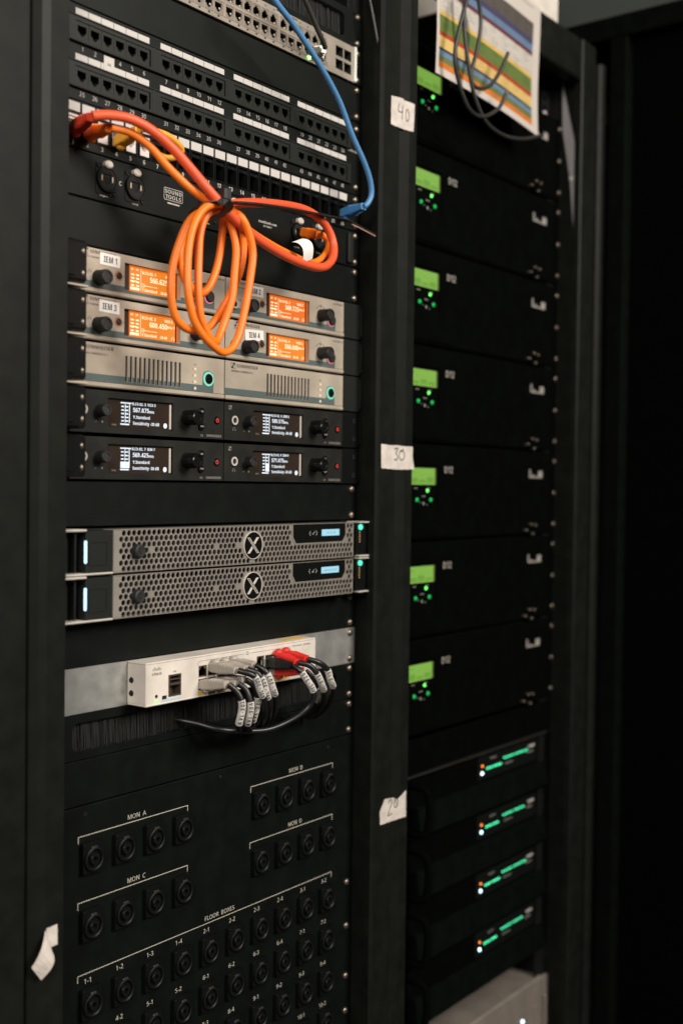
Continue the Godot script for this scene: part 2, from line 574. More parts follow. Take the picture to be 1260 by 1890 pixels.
# ---------------------------------------------------------------- half-width audio units, local x 0..210, one rack unit high
func ears(o: Node3D, right: bool, dark: bool) -> void:
	var st := S()
	if right:
		prism(st, [Vector2(210.2, 0.8), Vector2(243.5, 0.8), Vector2(246, 3.5), Vector2(246, 40.5), Vector2(243.5, 43.3), Vector2(210.2, 43.3)], -1.0, 3.4)
		box(st, 210.2, 213.0, 0.9, 43.2, -60, -1.0)
		box(st, 244.4, 245.9, 5, 39, 3.4, 4.6, 0.3)
		var e := put(o, "rack_ear", st, M.black_satin if dark else M.bezel)
		for y in [11.0, 33.5]: put_mesh(e, "screw", dark_screw_mesh, M.void, 233.5, y, 3.5)
	else:
		box(st, -27, -0.2, 0.8, 43.3, -1.0, 3.6)
		box(st, -27, 2.6, 3.2, 42.2, 3.6, 27.0, 3.0)
		box(st, -24, -14, 8, 37, 27.0, 28.4, 0.8)
		var e := put(o, "rack_ear", st, M.gloss_black)
		for y in [11.5, 31.5]:
			var q := put_mesh(e, "screw", screw_mesh, M.screw, -4.4, y, 26.8)
			q.scale = Vector3(0.4, 0.75, 0.6)
		if not dark:
			st = S()
			box(st, -27, 3.5, -0.2, 1.6, 3.8, 26.0, 0.4)
			put(o, "bracket_lip", st, M.taupe)

func knob(o: Node3D, called: String, x: float, y: float, r: float, z1: float, m: Material) -> Node3D:
	var st := S()
	lathe(st, [Vector2(0, z1 - 1.2), Vector2(r * 0.62, z1 - 1.2), Vector2(r * 0.7, z1), Vector2(r * 0.9, z1), Vector2(r, z1 - 1.0), Vector2(r * 1.02, 5.5), Vector2(r * 1.1, 4.0), Vector2(0, 4.0)], at(x, y), 28)
	for k in 28:
		var t := TAU * k / 28.0
		var xf := Transform3D(Basis(Vector3.BACK, t), Vector3(x, y, 0))
		box(st, r * 0.99, r * 1.035, -0.28, 0.28, 6.5, z1 - 2.0, 0.0, xf)
	return put(o, called, st, m)

func headphone_jack(o: Node3D, x: float, y: float) -> void:
	var st := S()
	ring(st, x, y, 3.8, 5.6, 3.1, 4.9)
	var j := put(o, "headphone_jack", st, M.nickel)
	st = S()
	ring(st, x, y, 3.8, 4.6, 4.9, 6.0)
	cyl(st, x, y, 3.8, 4.3, 3.1)
	put(j, "socket", st, M.void)

func headphone_icon(st: SurfaceTool, x: float, y: float, s: float, z: float) -> void:
	var p := []
	for k in 9:
		var t := PI * k / 8.0
		p.append(Vector2(x + cos(t) * s, y + sin(t) * s))
	stroke(st, p, s * 0.22, z)
	stroke(st, [Vector2(x - s, y), Vector2(x - s, y - s * 0.7)], s * 0.5, z)
	stroke(st, [Vector2(x + s, y), Vector2(x + s, y - s * 0.7)], s * 0.5, z)

func maker_mark(st: SurfaceTool, x: float, y: float, z: float, w := 6.4) -> void:
	stroke(st, [Vector2(x, y), Vector2(x + w, y), Vector2(x + w, y + w * 0.9), Vector2(x, y + w * 0.9), Vector2(x, y)], 0.4, z)
	var a := w / 6.4
	stroke(st, [Vector2(x + 1.0 * a, y + 0.9 * a), Vector2(x + 2.6 * a, y + 0.9 * a), Vector2(x + 3.6 * a, y + 4.6 * a), Vector2(x + 5.4 * a, y + 4.6 * a)], 1.5 * a, z)

func transmitter(row: int, right: bool, freq: String, chan: String, sticker: Array, words: String, label: String) -> void:
	var o := thing("in_ear_transmitter", label, "transmitter", -4.0 if right else -214.0, row * U, 0, "silver transmitters with orange screens")
	var st := S()
	box(st, 1.0, 209.0, 1.4, 42.4, -160, 0.0)
	put(o, "housing", st, M.steel_dark)
	st = S()
	plate(st, 0.7, 209.3, 5.9, 42.4, 0.0, 4.0, [[67.0, 143.4, 8.6, 35.0]])
	put(o, "faceplate", st, M.taupe)
	st = S()
	box(st, 0.7, 209.3, 0.5, 5.4, 0.0, 5.6, 1.1)
	put(o, "bottom_lip", st, M.taupe)
	st = S()
	box(st, 0.8, 66.9, 6.0, 11.6, 4.0, 4.12)
	box(st, 66.95, 143.45, 6.0, 8.4, 4.0, 4.12)
	box(st, 143.5, 165.8, 6.0, 11.6, 4.0, 4.12)
	var tab := round_rect(165.85, 193, 6.0, 24.0, 6.0, 6).filter(func(p): return true)
	var tab2 := []
	for p in tab: tab2.append(Vector2(p.x, 6.0) if p.y < 12.0 else p)
	prism(st, [Vector2(165.85, 6.0), Vector2(193, 6.0), Vector2(193, 18.0), Vector2(191.2, 22.2), Vector2(187, 24.0), Vector2(183, 24.0), Vector2(178.6, 22.2), Vector2(176.6, 18.0), Vector2(176.6, 11.6), Vector2(165.85, 11.6)], 4.0, 4.12)
	put(o, "stripe", st, M.teal)
	# display
	st = S()
	box(st, 67.1, 143.3, 8.7, 34.9, -1.0, 0.2)
	put(o, "screen_bezel", st, M.amber_dark)
	st = S()
	box(st, 76.2, 143.2, 9.0, 34.6, 0.2, 0.8)
	var bezel := put(o, "screen", st, M.lcd_edge)
	st = S()
	box(st, 76.6, 138.6, 9.6, 33.0, 0.8, 1.0)
	put(bezel, "screen_glow", st, M.lcd if row == 3 or not right else M.lcd_deep)
	st = S()
	box(st, 139.0, 140.2, 9.2, 34.4, 0.8, 1.6)
	put(bezel, "screen_edge", st, M.amber_dark)
	var t := S()
	for c in 2:
		say(t, ["RF", "AF"][c], 79.6 + c * 6.4, 30.0, 2.0, 1.1)
		for k in 4:
			stroke(t, [Vector2(78.8 + c * 6.6, 15.4 + k * 3.5), Vector2(81.4 + c * 6.6, 15.4 + k * 3.5)], 1.5, 1.1)
	box(t, 77.2, 86.5, 18.8, 20.0, 1.0, 1.12)
	box(t, 77.2, 89.0, 11.0, 13.6, 1.0, 1.12)
	stroke(t, [Vector2(91.0, 11.0), Vector2(91.0, 32.0)], 0.5, 1.1)
	say(t, "B.Ch 02. " + chan, 93.0, 28.0, 2.9, 1.1, -1)
	say(t, words, 135.0, 28.0, 2.9, 1.1, 1)
	say(t, freq, 127.5, 20.8, 5.2, 1.1, 1, 0.95)
	say(t, "MHz", 128.0, 22.4, 2.4, 1.1, -1)
	say(t, "Y", 136.8, 22.4, 2.6, 1.1)
	stroke(t, [Vector2(95.0, 16.8), Vector2(113.0, 16.8)], 0.5, 1.1)
	stroke(t, [Vector2(92.6, 15.4), Vector2(95.6, 15.4), Vector2(95.6, 18.2), Vector2(92.6, 18.2), Vector2(92.6, 15.4)], 0.5, 1.1)
	say(t, "Y.Standard", 92.6, 11.2, 2.8, 1.1, -1)
	say(t, "-30 dB", 117.0, 11.2, 2.6, 1.1, -1)
	headphone_icon(t, 135.6, 12.6, 1.7, 1.1)
	put(bezel, "screen_text", t, M.lcd_text)
	# controls
	headphone_jack(o, 14.6, 15.2)
	knob(o, "volume_knob", 33.8, 15.2, 6.9, 18.0, M.rubber)
	st = S()
	ring(st, 59.2, 21.0, 4.0, 4.5, 3.2, 4.8)
	var b := put(o, "infrared_window", st, M.copper)
	st = S()
	cyl(st, 59.2, 21.0, 4.0, 6.0, 3.2, 0.6)
	put(b, "button", st, M.rubber)
	knob(o, "jog_dial", 164.6, 21.2, 6.8, 20.5, M.rubber)
	st = S()
	cyl(st, 184.8, 17.6, 4.0, 7.4, 6.0, 0.8)
	var pw := put(o, "power_button", st, M.rubber)
	st = S()
	ring(st, 184.8, 17.6, 4.0, 4.8, 6.1, 7.3)
	put(pw, "power_light", st, M.glow_pink)
	# print
	t = S()
	maker_mark(t, 14.6, 36.0, 4.08)
	say(t, "SENNHEISER", 23.4, 37.6, 3.3, 4.08, -1, 1.18)
	say(t, "STEREO TRANSMITTER SR 300 IEM", 14.6, 33.2, 1.7, 4.08, -1)
	headphone_icon(t, 23.2, 20.4, 1.5, 4.2)
	say(t, "ew 300 IEM G3", 208.0, 37.4, 2.0, 4.08, 1)
	say(t, "ESC", 185, 27.2, 1.4, 4.2)
	var p := []
	for k in 9: p.append(Vector2(164.6 + cos(PI * (0.2 + 0.6 * k / 8.0)) * 10.0, 23.0 + sin(PI * (0.2 + 0.6 * k / 8.0)) * 9.5))
	stroke(t, p, 0.45, 4.08)
	stroke(t, [p[0], p[0] + Vector2(-1.6, 1.4)], 0.9, 4.1)
	stroke(t, [p[8], p[8] + Vector2(1.6, 1.4)], 0.9, 4.1)
	stroke(t, [Vector2(164.6, 33.6), Vector2(164.6, 30.2)], 1.0, 4.1)
	stroke(t, [Vector2(64.2, 21.0), Vector2(66.8, 21.0)], 0.4, 4.08)
	put(o, "lettering", t, M.ink)
	# paper sticker
	st = S()
	var xf := Transform3D(Basis(Vector3.BACK, sticker[5]), Vector3((sticker[1] + sticker[2]) / 2.0, (sticker[3] + sticker[4]) / 2.0, 0))
	var hw: float = (sticker[2] - sticker[1]) / 2.0
	var hh: float = (sticker[4] - sticker[3]) / 2.0
	box(st, -hw, hw, -hh, hh, 4.14, 4.5, 0.0, xf)
	var k := put(o, "name_sticker", st, M.sticker, "white sticker reading " + sticker[0])
	t = S()
	say(t, sticker[0], 0, -3.0, 6.0, 4.6, 0, 0.80, false, xf)
	put(k, "lettering", t, M.ink)
	ears(o, right, false)

func combiner(right: bool, label: String) -> void:
	var o := thing("antenna_combiner", label, "antenna combiner", -4.0 if right else -214.0, 2 * U, 0, "silver antenna combiners")
	var st := S()
	box(st, 1.0, 209.0, 1.4, 42.4, -160, -4.0)
	put(o, "housing", st, M.void)
	var holes := []
	for k in 13: holes.append([68.9 + k * 6.06, 72.1 + k * 6.06, 8.4, 33.6])
	st = S()
	plate(st, 0.7, 209.3, 5.9, 42.4, 0.0, 4.0, holes)
	put(o, "faceplate", st, M.taupe)
	st = S()
	box(st, 66, 148, 7.0, 35.0, 2.1, 2.7)
	put(o, "vent_shade", st, M.void)  # near-black sheet paints the shade inside the slots
	st = S()
	box(st, 0.7, 209.3, 0.5, 5.4, 0.0, 5.6, 1.1)
	put(o, "bottom_lip", st, M.taupe)
	st = S()
	box(st, 0.8, 68.9, 6.0, 13.0, 4.0, 4.12)
	for k in 12: box(st, 72.15 + k * 6.06, 74.9 + k * 6.06, 6.0, 13.0, 4.0, 4.12)
	box(st, 68.95, 144.4, 6.0, 8.2, 4.0, 4.11)
	box(st, 144.6, 176.4, 6.0, 13.0, 4.0, 4.12)
	prism(st, [Vector2(176.45, 6.0), Vector2(193, 6.0), Vector2(193, 22.0), Vector2(191.0, 26.6), Vector2(186, 28.6), Vector2(183, 28.6), Vector2(178.4, 26.6), Vector2(176.45, 22.0)], 4.0, 4.12)
	put(o, "stripe", st, M.teal)
	for k in 4:
		st = S()
		cyl(st, 165.2, 8.8 + k * 6.6, 4.0, 5.2, 1.5, 0.4, 12)
		put(o, "status_light", st, M.led_cream)
	st = S()
	cyl(st, 184.9, 20.0, 4.0, 6.4, 5.4, 0.8)
	var b := put(o, "power_button", st, M.gloss_black)
	st = S()
	ring(st, 184.9, 20.0, 4.1, 5.0, 5.5, 7.6)
	put(b, "power_light", st, M.glow_green)
	var t := S()
	maker_mark(t, 10.4, 35.0, 4.08)
	say(t, "SENNHEISER", 19.2, 36.4, 3.4, 4.08, -1, 1.2)
	say(t, "ANTENNA COMBINER AC 3", 10.4, 31.0, 2.0, 4.08, -1)
	say(t, "DC", 165.2, 32.6, 1.7, 4.08)
	for k in 4: say(t, str(4 - k), 161.6, 8.0 + k * 6.6, 1.6, 4.2)
	stroke(t, [Vector2(184.9, 9.6), Vector2(184.9, 11.4)], 0.4, 4.2)
	put(o, "lettering", t, M.ink)
	ears(o, right, false)

func receiver(row: int, right: bool, freq: String, head: String, label: String) -> void:
	var o := thing("in_ear_transmitter", label, "transmitter", -4.0 if right else -214.0, row * U, 0, "charcoal transmitters with white on black screens")
	var st := S()
	box(st, 1.0, 209.0, 1.4, 42.4, -160, 0.0)
	put(o, "housing", st, M.void)
	st = S()
	plate(st, 0.7, 209.3, 1.6, 42.2, 0.0, 4.0, [[47.2, 134.4, 7.2, 35.6]])
	put(o, "faceplate", st, M.charcoal)
	st = S()
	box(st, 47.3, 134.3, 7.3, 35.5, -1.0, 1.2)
	var sc := put(o, "screen", st, M.glass_reflection_brown)
	st = S()
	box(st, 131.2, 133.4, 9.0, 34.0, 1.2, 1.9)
	put(sc, "screen_edge", st, M.nickel)  # pale bar paints the bezel edge catching the light
	st = S()
	var t := S()
	# level bars
	for c in 2:
		for k in 5:
			stroke(t, [Vector2(67.2 + c * 5.6, 14.6 + k * 3.5), Vector2(69.6 + c * 5.6, 14.6 + k * 3.5)], 1.3, 1.3)
	box(t, 65.6, 77.0, 10.6, 12.0, 1.2, 1.32)
	box(t, 65.6, 80.0, 31.6, 32.8, 1.2, 1.32)
	box(t, 71.4, 72.2, 12.8, 31.4, 1.2, 1.3)
	box(t, 76.8, 77.8, 12.8, 31.4, 1.2, 1.3)
	if row == 0: box(t, 66.0 if not right else 72.3, 77.0, 12.8, 19.0 if not right else 22.0, 1.2, 1.34)
	say(t, head, 81.0, 30.6, 2.7, 1.3, -1, 1.05)
	say(t, freq, 82.0, 23.8, 4.3, 1.3, -1, 1.0)
	say(t, "MHz", 103.6, 23.8, 2.4, 1.3, -1)
	say(t, "Y.Standard", 82.0, 17.4, 3.1, 1.3, -1)
	say(t, "Sensitivity -30 dB", 82.0, 11.2, 3.1, 1.3, -1)
	prism(t, round_rect(123.4, 128.2, 9.6, 14.8, 2.2, 4), 1.2, 1.35)
	put(sc, "screen_text", t, M.oled)
	headphone_jack(o, 16.0, 23.0)
	knob(o, "volume_knob", 36.4, 23.0, 5.6, 15.5, M.rubber)
	knob(o, "jog_dial", 153.5, 22.0, 7.6, 22.0, M.gloss_black)
	for k in 2:
		st = S()
		cyl(st, 174.6, 29.6 - k * 15.6, 4.0, 6.2, 4.2, 0.7)
		var b := put(o, "button", st, M.gloss_black)
		t = S()
		say(t, ["ESC", "SYNC"][k], 174.6, 28.9 - k * 15.6, 1.6, 6.3)
		put(b, "lettering", t, M.print_white)
	st = S()
	cyl(st, 198.4, 21.6, 4.0, 5.4, 4.4, 0.7)
	var pb := put(o, "power_button", st, M.gloss_black)
	st = S()
	var arc := []
	for k in 11: arc.append(Vector2(198.4 + sin(TAU * (0.09 + 0.82 * k / 10.0)) * 1.8, 21.4 + cos(TAU * (0.09 + 0.82 * k / 10.0)) * 1.8))
	stroke(st, arc, 0.6, 5.5)
	stroke(st, [Vector2(198.4, 24.0), Vector2(198.4, 21.8)], 0.6, 5.5)
	put(pb, "power_light", st, M.led_red)
	t = S()
	maker_mark(t, 7.4, 34.8, 4.08, 4.4)
	headphone_icon(t, 16.0, 13.4, 1.8, 4.08)
	stroke(t, [Vector2(31.2, 12.0), Vector2(33.2, 12.0)], 0.4, 4.08)
	cyl(t, 40.2, 12.2, 4.0, 4.1, 0.9, 0.0, 10)
	say(t, "SENNHEISER", 206.0, 3.6, 2.5, 4.08, 1, 1.1)
	say(t, "G4", 176.0, 3.6, 2.3, 4.08)
	say(t, "SYNC", 57.4, 9.4, 1.7, 1.3)
	put(o, "lettering", t, M.print_dim)
	ears(o, right, true)

# ---------------------------------------------------------------- servers
func grille() -> ArrayMesh:
	var st := S()
	var a := 6.6
	var rr := a / sqrt(3.0)
	var z0 := 22.4
	var z1 := 24.0
	var x0 := -175.5
	var x1 := 204.0
	var y0 := 2.0
	var y1 := 41.4
	for j in range(-4, 5):
		var cy := 21.5 + j * rr * 1.5
		for i in 60:
			var cx := x0 + 9.0 + (i - 1) * a + (a / 2.0 if absi(j) % 2 == 1 else 0.0)
			if cx > x1 + 4.0: continue
			var lcd := cx > 85.0 and cx < 190.0 and cy > 17.0
			var solid := lcd or cx < x0 + 7.5 or cx > x1 - 3.0 or Vector2(cx - 21.4, cy - 21.0).length() < 17.6 or absi(j) > 3
			solid = solid or (j == 0 and (i == 7 or i == 21 or i == 26)) or (j == 1 and i == 30)
			var outer := []
			var inner := []
			for k in 12:
				var t := TAU * k / 12.0
				var d := Vector2(cos(t), sin(t))
				var e := Vector2(cx, cy) + d * (rr if k % 2 == 1 else a / 2.0)
				var n := Vector2(cx, cy) + d * 2.82
				outer.append(Vector2(clampf(e.x, x0, x1), clampf(e.y, y0, y1)))
				inner.append(Vector2(clampf(n.x, x0, x1), clampf(n.y, y0, y1)))
			for k in 12:
				var m := (k + 1) % 12
				var o0 := Vector3(outer[k].x, outer[k].y, z1)
				var o1 := Vector3(outer[m].x, outer[m].y, z1)
				if solid:
					tri(st, Vector3(clampf(cx, x0, x1), clampf(cy, y0, y1), z1), o0, o1)
				else:
					var n0 := Vector3(inner[k].x, inner[k].y, z1)
					var n1 := Vector3(inner[m].x, inner[m].y, z1)
					quad(st, n0, o0, o1, n1)
					var b := Vector3(0, 0, z0 - z1)
					quad(st, n0, n1, n1 + b, n0 + b)
	box(st, x0 - 0.6, x0 + 5.0, y0, y1, z0, z1 - 0.02)
	box(st, x0, x1, y0 - 1.2, y0 - 0.02, 8.0, z1 - 0.3, 0.3)
	box(st, x0, x1, y1 + 0.02, y1 + 1.0, 8.0, z1 - 0.3, 0.3)
	return made(st)

func server(y: float, mesh: ArrayMesh, lcd: String, label: String) -> void:
	var o := thing("server", label, "server", 0, y, 0, "servers with honeycomb bezels")
	var st := S()
	box(st, -219, 219, 1.4, 42.6, -500, -3.0)
	put(o, "chassis", st, M.void)
	put_mesh(o, "bezel", mesh, M.bezel_metal)
	st = S()
	box(st, -175, 203, 3, 41, 10, 12)
	put(o, "drive_bay", st, M.void)
	# left ear
	st = S()
	box(st, -241, -209.4, 2.6, 41.0, -2.5, 11.0)
	box(st, -219, -217.6, 3.0, 40.0, 11.0, 19.0)
	box(st, -208.2, -176.4, 1.6, 41.8, -2.5, 22.6, 0.6)
	plate(st, -205.4, -182.0, 9.6, 32.6, 22.6, 23.3, [[-203.6, -183.8, 11.4, 30.8]])
	var le := put(o, "left_ear", st, M.bezel)
	st = S()
	box(st, -240.6, -208.4, 41.2, 43.4, 3.0, 24.6, 0.9)
	put(le, "handle_bar", st, M.chrome_dull)
	st = S()
	box(st, -240.6, -176.0, 0.3, 2.3, 3.0, 24.6, 0.9)
	put(le, "handle_bar", st, M.chrome_dull)
	st = S()
	prism(st, round_rect(-211.6, -208.6, 11.6, 33.0, 1.45, 5), 23.4, 24.2)
	put(le, "status_light", st, M.led_ice)
	# right ear
	st = S()
	box(st, 204.6, 215.2, 1.8, 41.6, -2.5, 16.0, 0.5)
	box(st, 215.4, 241.2, 2.6, 41.0, -2.5, 20.0, 0.5)
	var re := put(o, "right_ear", st, M.black_satin)
	st = S()
	box(st, 216.8, 241.3, 41.4, 43.2, 3.0, 24.4, 0.8)
	put(re, "handle_bar", st, M.chrome_dull)
	st = S()
	box(st, 216.8, 241.3, 0.5, 2.3, 3.0, 24.4, 0.8)
	put(re, "handle_bar", st, M.chrome_dull)
	st = S()
	cyl(st, 222.6, 36.4, 20.0, 22.6, 3.4, 0.8)
	put(re, "power_light", st, M.led_mint)
	st = S()
	for k in 5: box(st, 221.0, 223.2, 18.0 + k * 2.9, 19.4 + k * 2.9, 20.0, 20.3)
	put(re, "lettering", st, M.print_amber)
	# control strip
	st = S()
	prism(st, [Vector2(87.2, 42.3), Vector2(87.2, 27.4), Vector2(93.4, 18.8), Vector2(181.4, 18.8), Vector2(188.6, 27.4), Vector2(188.6, 42.3)], 20.0, 24.6)
	put(o, "trim", st, M.bezel_metal)
	st = S()
	prism(st, [Vector2(89.4, 42.1), Vector2(89.4, 28.2), Vector2(94.6, 21.0), Vector2(180.4, 21.0), Vector2(186.4, 28.2), Vector2(186.4, 42.1)], 24.6, 25.2)
	var cs := put(o, "control_strip", st, M.gloss_black)
	st = S()
	box(st, 140.8, 173.8, 28.0, 35.4, 25.2, 25.6)
	var sc := put(cs, "screen", st, M.lcd_ice)
	var t := S()
	say(t, lcd, 157.3, 30.2, 2.6, 25.7, 0, 0.9, true)
	put(cs, "screen_text", t, M.ink_soft)
	t = S()
	for p in [[118.0, 1.0], [132.0, -1.0]]:
		stroke(t, [Vector2(p[0] + p[1] * 1.6, 34.0), Vector2(p[0], 31.6), Vector2(p[0] + p[1] * 1.6, 29.2)], 0.6, 25.3)
	stroke(t, [Vector2(123.4, 31.4), Vector2(124.8, 29.8), Vector2(127.2, 33.2)], 0.6, 25.3)
	put(cs, "lettering", t, M.print_white)
	# round badge with a white X
	st = S()
	ring(st, 21.4, 21.0, 22.0, 25.6, 14.4, 15.1, 40)
	var bd := put(o, "badge", st, M.chrome_dull)
	st = S()
	lathe(st, [Vector2(0, 25.2), Vector2(14.2, 25.2), Vector2(14.2, 22.0), Vector2(0, 22.0)], at(21.4, 21.0), 40)
	put(bd, "badge_face", st, M.gloss_black)
	t = S()
	var bx := 21.4
	var by := 21.0
	prism(t, [Vector2(bx + 5.4, by + 8.6), Vector2(bx + 9.4, by + 8.6), Vector2(bx + 2.4, by + 0.9), Vector2(bx + 0.6, by + 3.2)], 25.2, 25.4)
	prism(t, [Vector2(bx - 9.4, by - 8.6), Vector2(bx - 5.4, by - 8.6), Vector2(bx - 0.6, by - 3.2), Vector2(bx - 2.4, by - 0.9)], 25.2, 25.4)
	stroke(t, [Vector2(bx - 9.0, by + 8.2), Vector2(bx - 5.8, by + 8.2), Vector2(bx + 9.0, by - 8.2), Vector2(bx + 5.8, by - 8.2), Vector2(bx - 9.0, by + 8.2)], 0.65, 25.45)
	stroke(t, [Vector2(bx - 6.0, by + 6.8), Vector2(bx + 6.4, by - 7.2)], 0.5, 25.5)
	put(bd, "emblem", t, M.print_bright)
	st = S()
	lathe(st, [Vector2(0, 31.4), Vector2(2.0, 31.4), Vector2(2.2, 30.6), Vector2(5.2, 30.8), Vector2(6.6, 29.8), Vector2(7.0, 24.0), Vector2(0, 24.0)], at(-147.0, 21.0), 24)
	put(o, "lock", st, M.rubber)

# ---------------------------------------------------------------- plate, white router and its leads
func router() -> void:
	var o := thing("mounting_plate", "bare silver metal mounting plate spanning the rack behind the white box", "mounting plate", 0, -5 * U, 0)
	var st := S()
	box(st, -241.3, 241.3, 0.0, 44.0, -2.5, 0.2, 0.5)
	put(o, "plate", st, M.galvanised)
	screws(o, 44.45)
	o = thing("network_router", "white desktop network box fixed on the silver plate with leads plugged in", "router", 0, -221.6, 0.4)
	var yt := 43.4
	var zf := 26.0
	var cols_a := [-56.0, -42.0, -28.0, -14.0]
	var cols_b := [34.0, 48.0, 62.0, 76.0]
	var holes := [[-105.0, -87.5, 6.4, 28.4]]
	for c in cols_a + cols_b:
		holes.append([c - 6.2, c + 6.2, 20.6, 32.4])
		holes.append([c - 6.2, c + 6.2, 7.0, 18.8])
	st = S()
	plate(st, -134.6, 128.4, 0.8, yt - 0.8, zf - 2.0, zf, holes)
	put(o, "front", st, M.white_case)
	st = S()
	box(st, -136, 129.6, yt - 2.0, yt, 0.2, zf + 0.6, 0.7)
	box(st, -136, 129.6, 0.0, 2.0, 0.2, zf + 0.6, 0.7)
	box(st, -136, -134.2, 2.02, yt - 2.02, 0.2, zf + 0.6, 0.5)
	box(st, 127.8, 129.6, 2.02, yt - 2.02, 0.2, zf + 0.6, 0.5)
	put(o, "shell", st, M.white_case)
	st = S()
	box(st, -133, 127, 3, 40, 14.0, 15.5)
	put(o, "inner_board", st, M.void)
	var up := jack_mesh(12.2, 11.6, true, 1.2)
	var down := jack_mesh(12.2, 11.6, false, 1.2)
	for c in cols_a + cols_b:
		put_mesh(o, "port", up, M.port_metal, c, 26.5, zf - 0.5)
		put_mesh(o, "port", down, M.port_metal, c, 12.9, zf - 0.5)
	st = S()
	plate(st, -104.8, -87.7, 6.6, 28.2, zf - 9.0, zf + 0.6, [[-103.2, -89.2, 8.0, 17.6], [-103.0, -89.4, 20.0, 22.8], [-103.0, -89.4, 24.2, 26.8]])
	box(st, -104.8, -87.7, 6.6, 28.2, zf - 10.0, zf - 9.0)
	put(o, "usb_socket", st, M.port_metal)
	st = S()
	box(st, -113.5, -107.5, 5.0, 8.6, zf, zf + 0.3)
	put(o, "console_socket", st, M.void)
	st = S()
	cyl(st, -121.4, 9.2, zf, zf + 0.4, 1.7)
	put(o, "reset_button", st, M.void)
	st = S()
	cyl(st, -121.8, 3.8, zf, zf + 0.6, 1.9, 0.4)
	put(o, "status_light", st, M.led_pale_green)
	st = S()
	box(st, -115.0, -86.4, 2.2, 4.6, zf, zf + 0.12)
	put(o, "blue_strip", st, M.pale_blue)
	st = S()
	box(st, -63.0, -6.0, 2.2, 5.6, zf, zf + 0.12)
	put(o, "yellow_label", st, M.yellow_label)
	st = S()
	box(st, 28.0, 84.0, 2.2, 5.6, zf, zf + 0.12)
	put(o, "yellow_label", st, M.yellow_label)
	st = S()
	box(st, 84.0, 126.0, yt, yt + 0.2, 6.0, 19.0)
	put(o, "yellow_label", st, M.yellow_label)
	var t := S()
	say(t, "Small Business", 88.0, 36.8, 1.9, zf + 0.1, -1, 1.0, true)
	say(t, "RV Series", 108.5, 36.8, 1.9, zf + 0.1, -1)
	say(t, "cisco", -121.0, 30.2, 3.0, zf + 0.1, 0, 1.3)
	for k in 9: stroke(t, [Vector2(-126.2 + k * 1.3, 35.0), Vector2(-126.2 + k * 1.3, 36.2 + [0.0, 0.8, 1.8, 0.8, 0.0, 0.8, 1.8, 0.8, 0.0][k])], 0.55, zf + 0.1)
	say(t, "USB", -96.2, 30.4, 1.5, zf + 0.1)
	stroke(t, [Vector2(-63, 33.0), Vector2(-63, 35.6), Vector2(-61, 37.2), Vector2(8, 37.4)], 0.35, zf + 0.1)
	stroke(t, [Vector2(17, 37.4), Vector2(83, 37.4), Vector2(84.6, 35.8), Vector2(84.6, 33.4)], 0.35, zf + 0.1)
	stroke(t, [Vector2(11, 36.4), Vector2(14, 36.4), Vector2(14, 38.6), Vector2(12.4, 39.4), Vector2(11, 38.6), Vector2(11, 36.4)], 0.5, zf + 0.1)
	for k in 4:
		say(t, str(k + 1), cols_a[k], 2.9, 2.0, zf + 0.2)
		say(t, str(k + 5), cols_b[k], 2.9, 2.0, zf + 0.2)
	put(o, "lettering", t, M.ink)
	for s in 2:
		st = S()
		lathe(st, [Vector2(0, 1.6), Vector2(2.2, 1.4), Vector2(3.2, 0.0), Vector2(0, 0)], Transform3D(Basis(Vector3.UP, -PI / 2), Vector3(-136, 12.0 + s * 13.0, 6.0)), 12)
		put(o, "screw", st, M.void)

# moulded network plug: the clear head runs along +z of xf, then a ribbed boot; latch +1 on top, -1 below
func network_plug(o: Node3D, xf: Transform3D, head: Material, boot: Material, latch: float, l := 26.0) -> void:
	var st := S()
	box(st, -5.6, 5.6, -4.0, 4.0, -7.0, 4.0, 0.4, xf)
	var p := put(o, "plug", st, head)
	st = S()
	var sec := [[0.0, 5.9, 5.2], [3.0, 6.1, 5.4], [l * 0.45, 6.0, 5.2], [l * 0.72, 4.9, 4.4], [l, 4.0, 3.9]]
	for i in sec.size() - 1:
		var a: Array = sec[i]
		var b: Array = sec[i + 1]
		var pa := round_rect(-a[1], a[1], -a[2], a[2], 1.8, 3)
		var pb := round_rect(-b[1], b[1], -b[2], b[2], 1.8, 3)
		for k in pa.size():
			var m := (k + 1) % pa.size()
			quad(st, xf * Vector3(pa[k].x, pa[k].y, a[0]), xf * Vector3(pa[m].x, pa[m].y, a[0]), xf * Vector3(pb[m].x, pb[m].y, b[0]), xf * Vector3(pb[k].x, pb[k].y, b[0]))
		if i == 0 or i == sec.size() - 2:
			var e := pa if i == 0 else pb
			var z: float = a[0] if i == 0 else b[0]
			for k in range(1, e.size() - 1):
				tri_from(st, xf * Vector3(e[0].x, e[0].y, z), xf * Vector3(e[k].x, e[k].y, z), xf * Vector3(e[k + 1].x, e[k + 1].y, z), xf * Vector3(0, 0, l / 2))
	for k in 6:
		var z := l * (0.42 + 0.1 * k)
		var f := lerpf(6.5, 4.5, k / 5.0)
		var pts := round_rect(-f, f, -f * 0.9, f * 0.9, 2.0, 3)
		prism(st, pts, z - 0.5, z + 0.6, xf)
	put(p, "boot", st, boot)
	st = S()
	lathe(st, [Vector2(0, 3.4), Vector2(2.4, 3.0), Vector2(4.2, 1.4), Vector2(4.6, -1.6), Vector2(3.0, -3.0), Vector2(0, -3.0)], xf * Transform3D(Basis(Vector3.RIGHT, -PI / 2 * latch), Vector3(0, 5.6 * latch, 3.5)), 14, true)
	put(p, "latch", st, boot)

func aim(from: Vector3, to: Vector3) -> Transform3D:
	var z := (to - from).normalized()
	var x := Vector3.UP.cross(z).normalized()
	return Transform3D(Basis(x, z.cross(x), z), from)

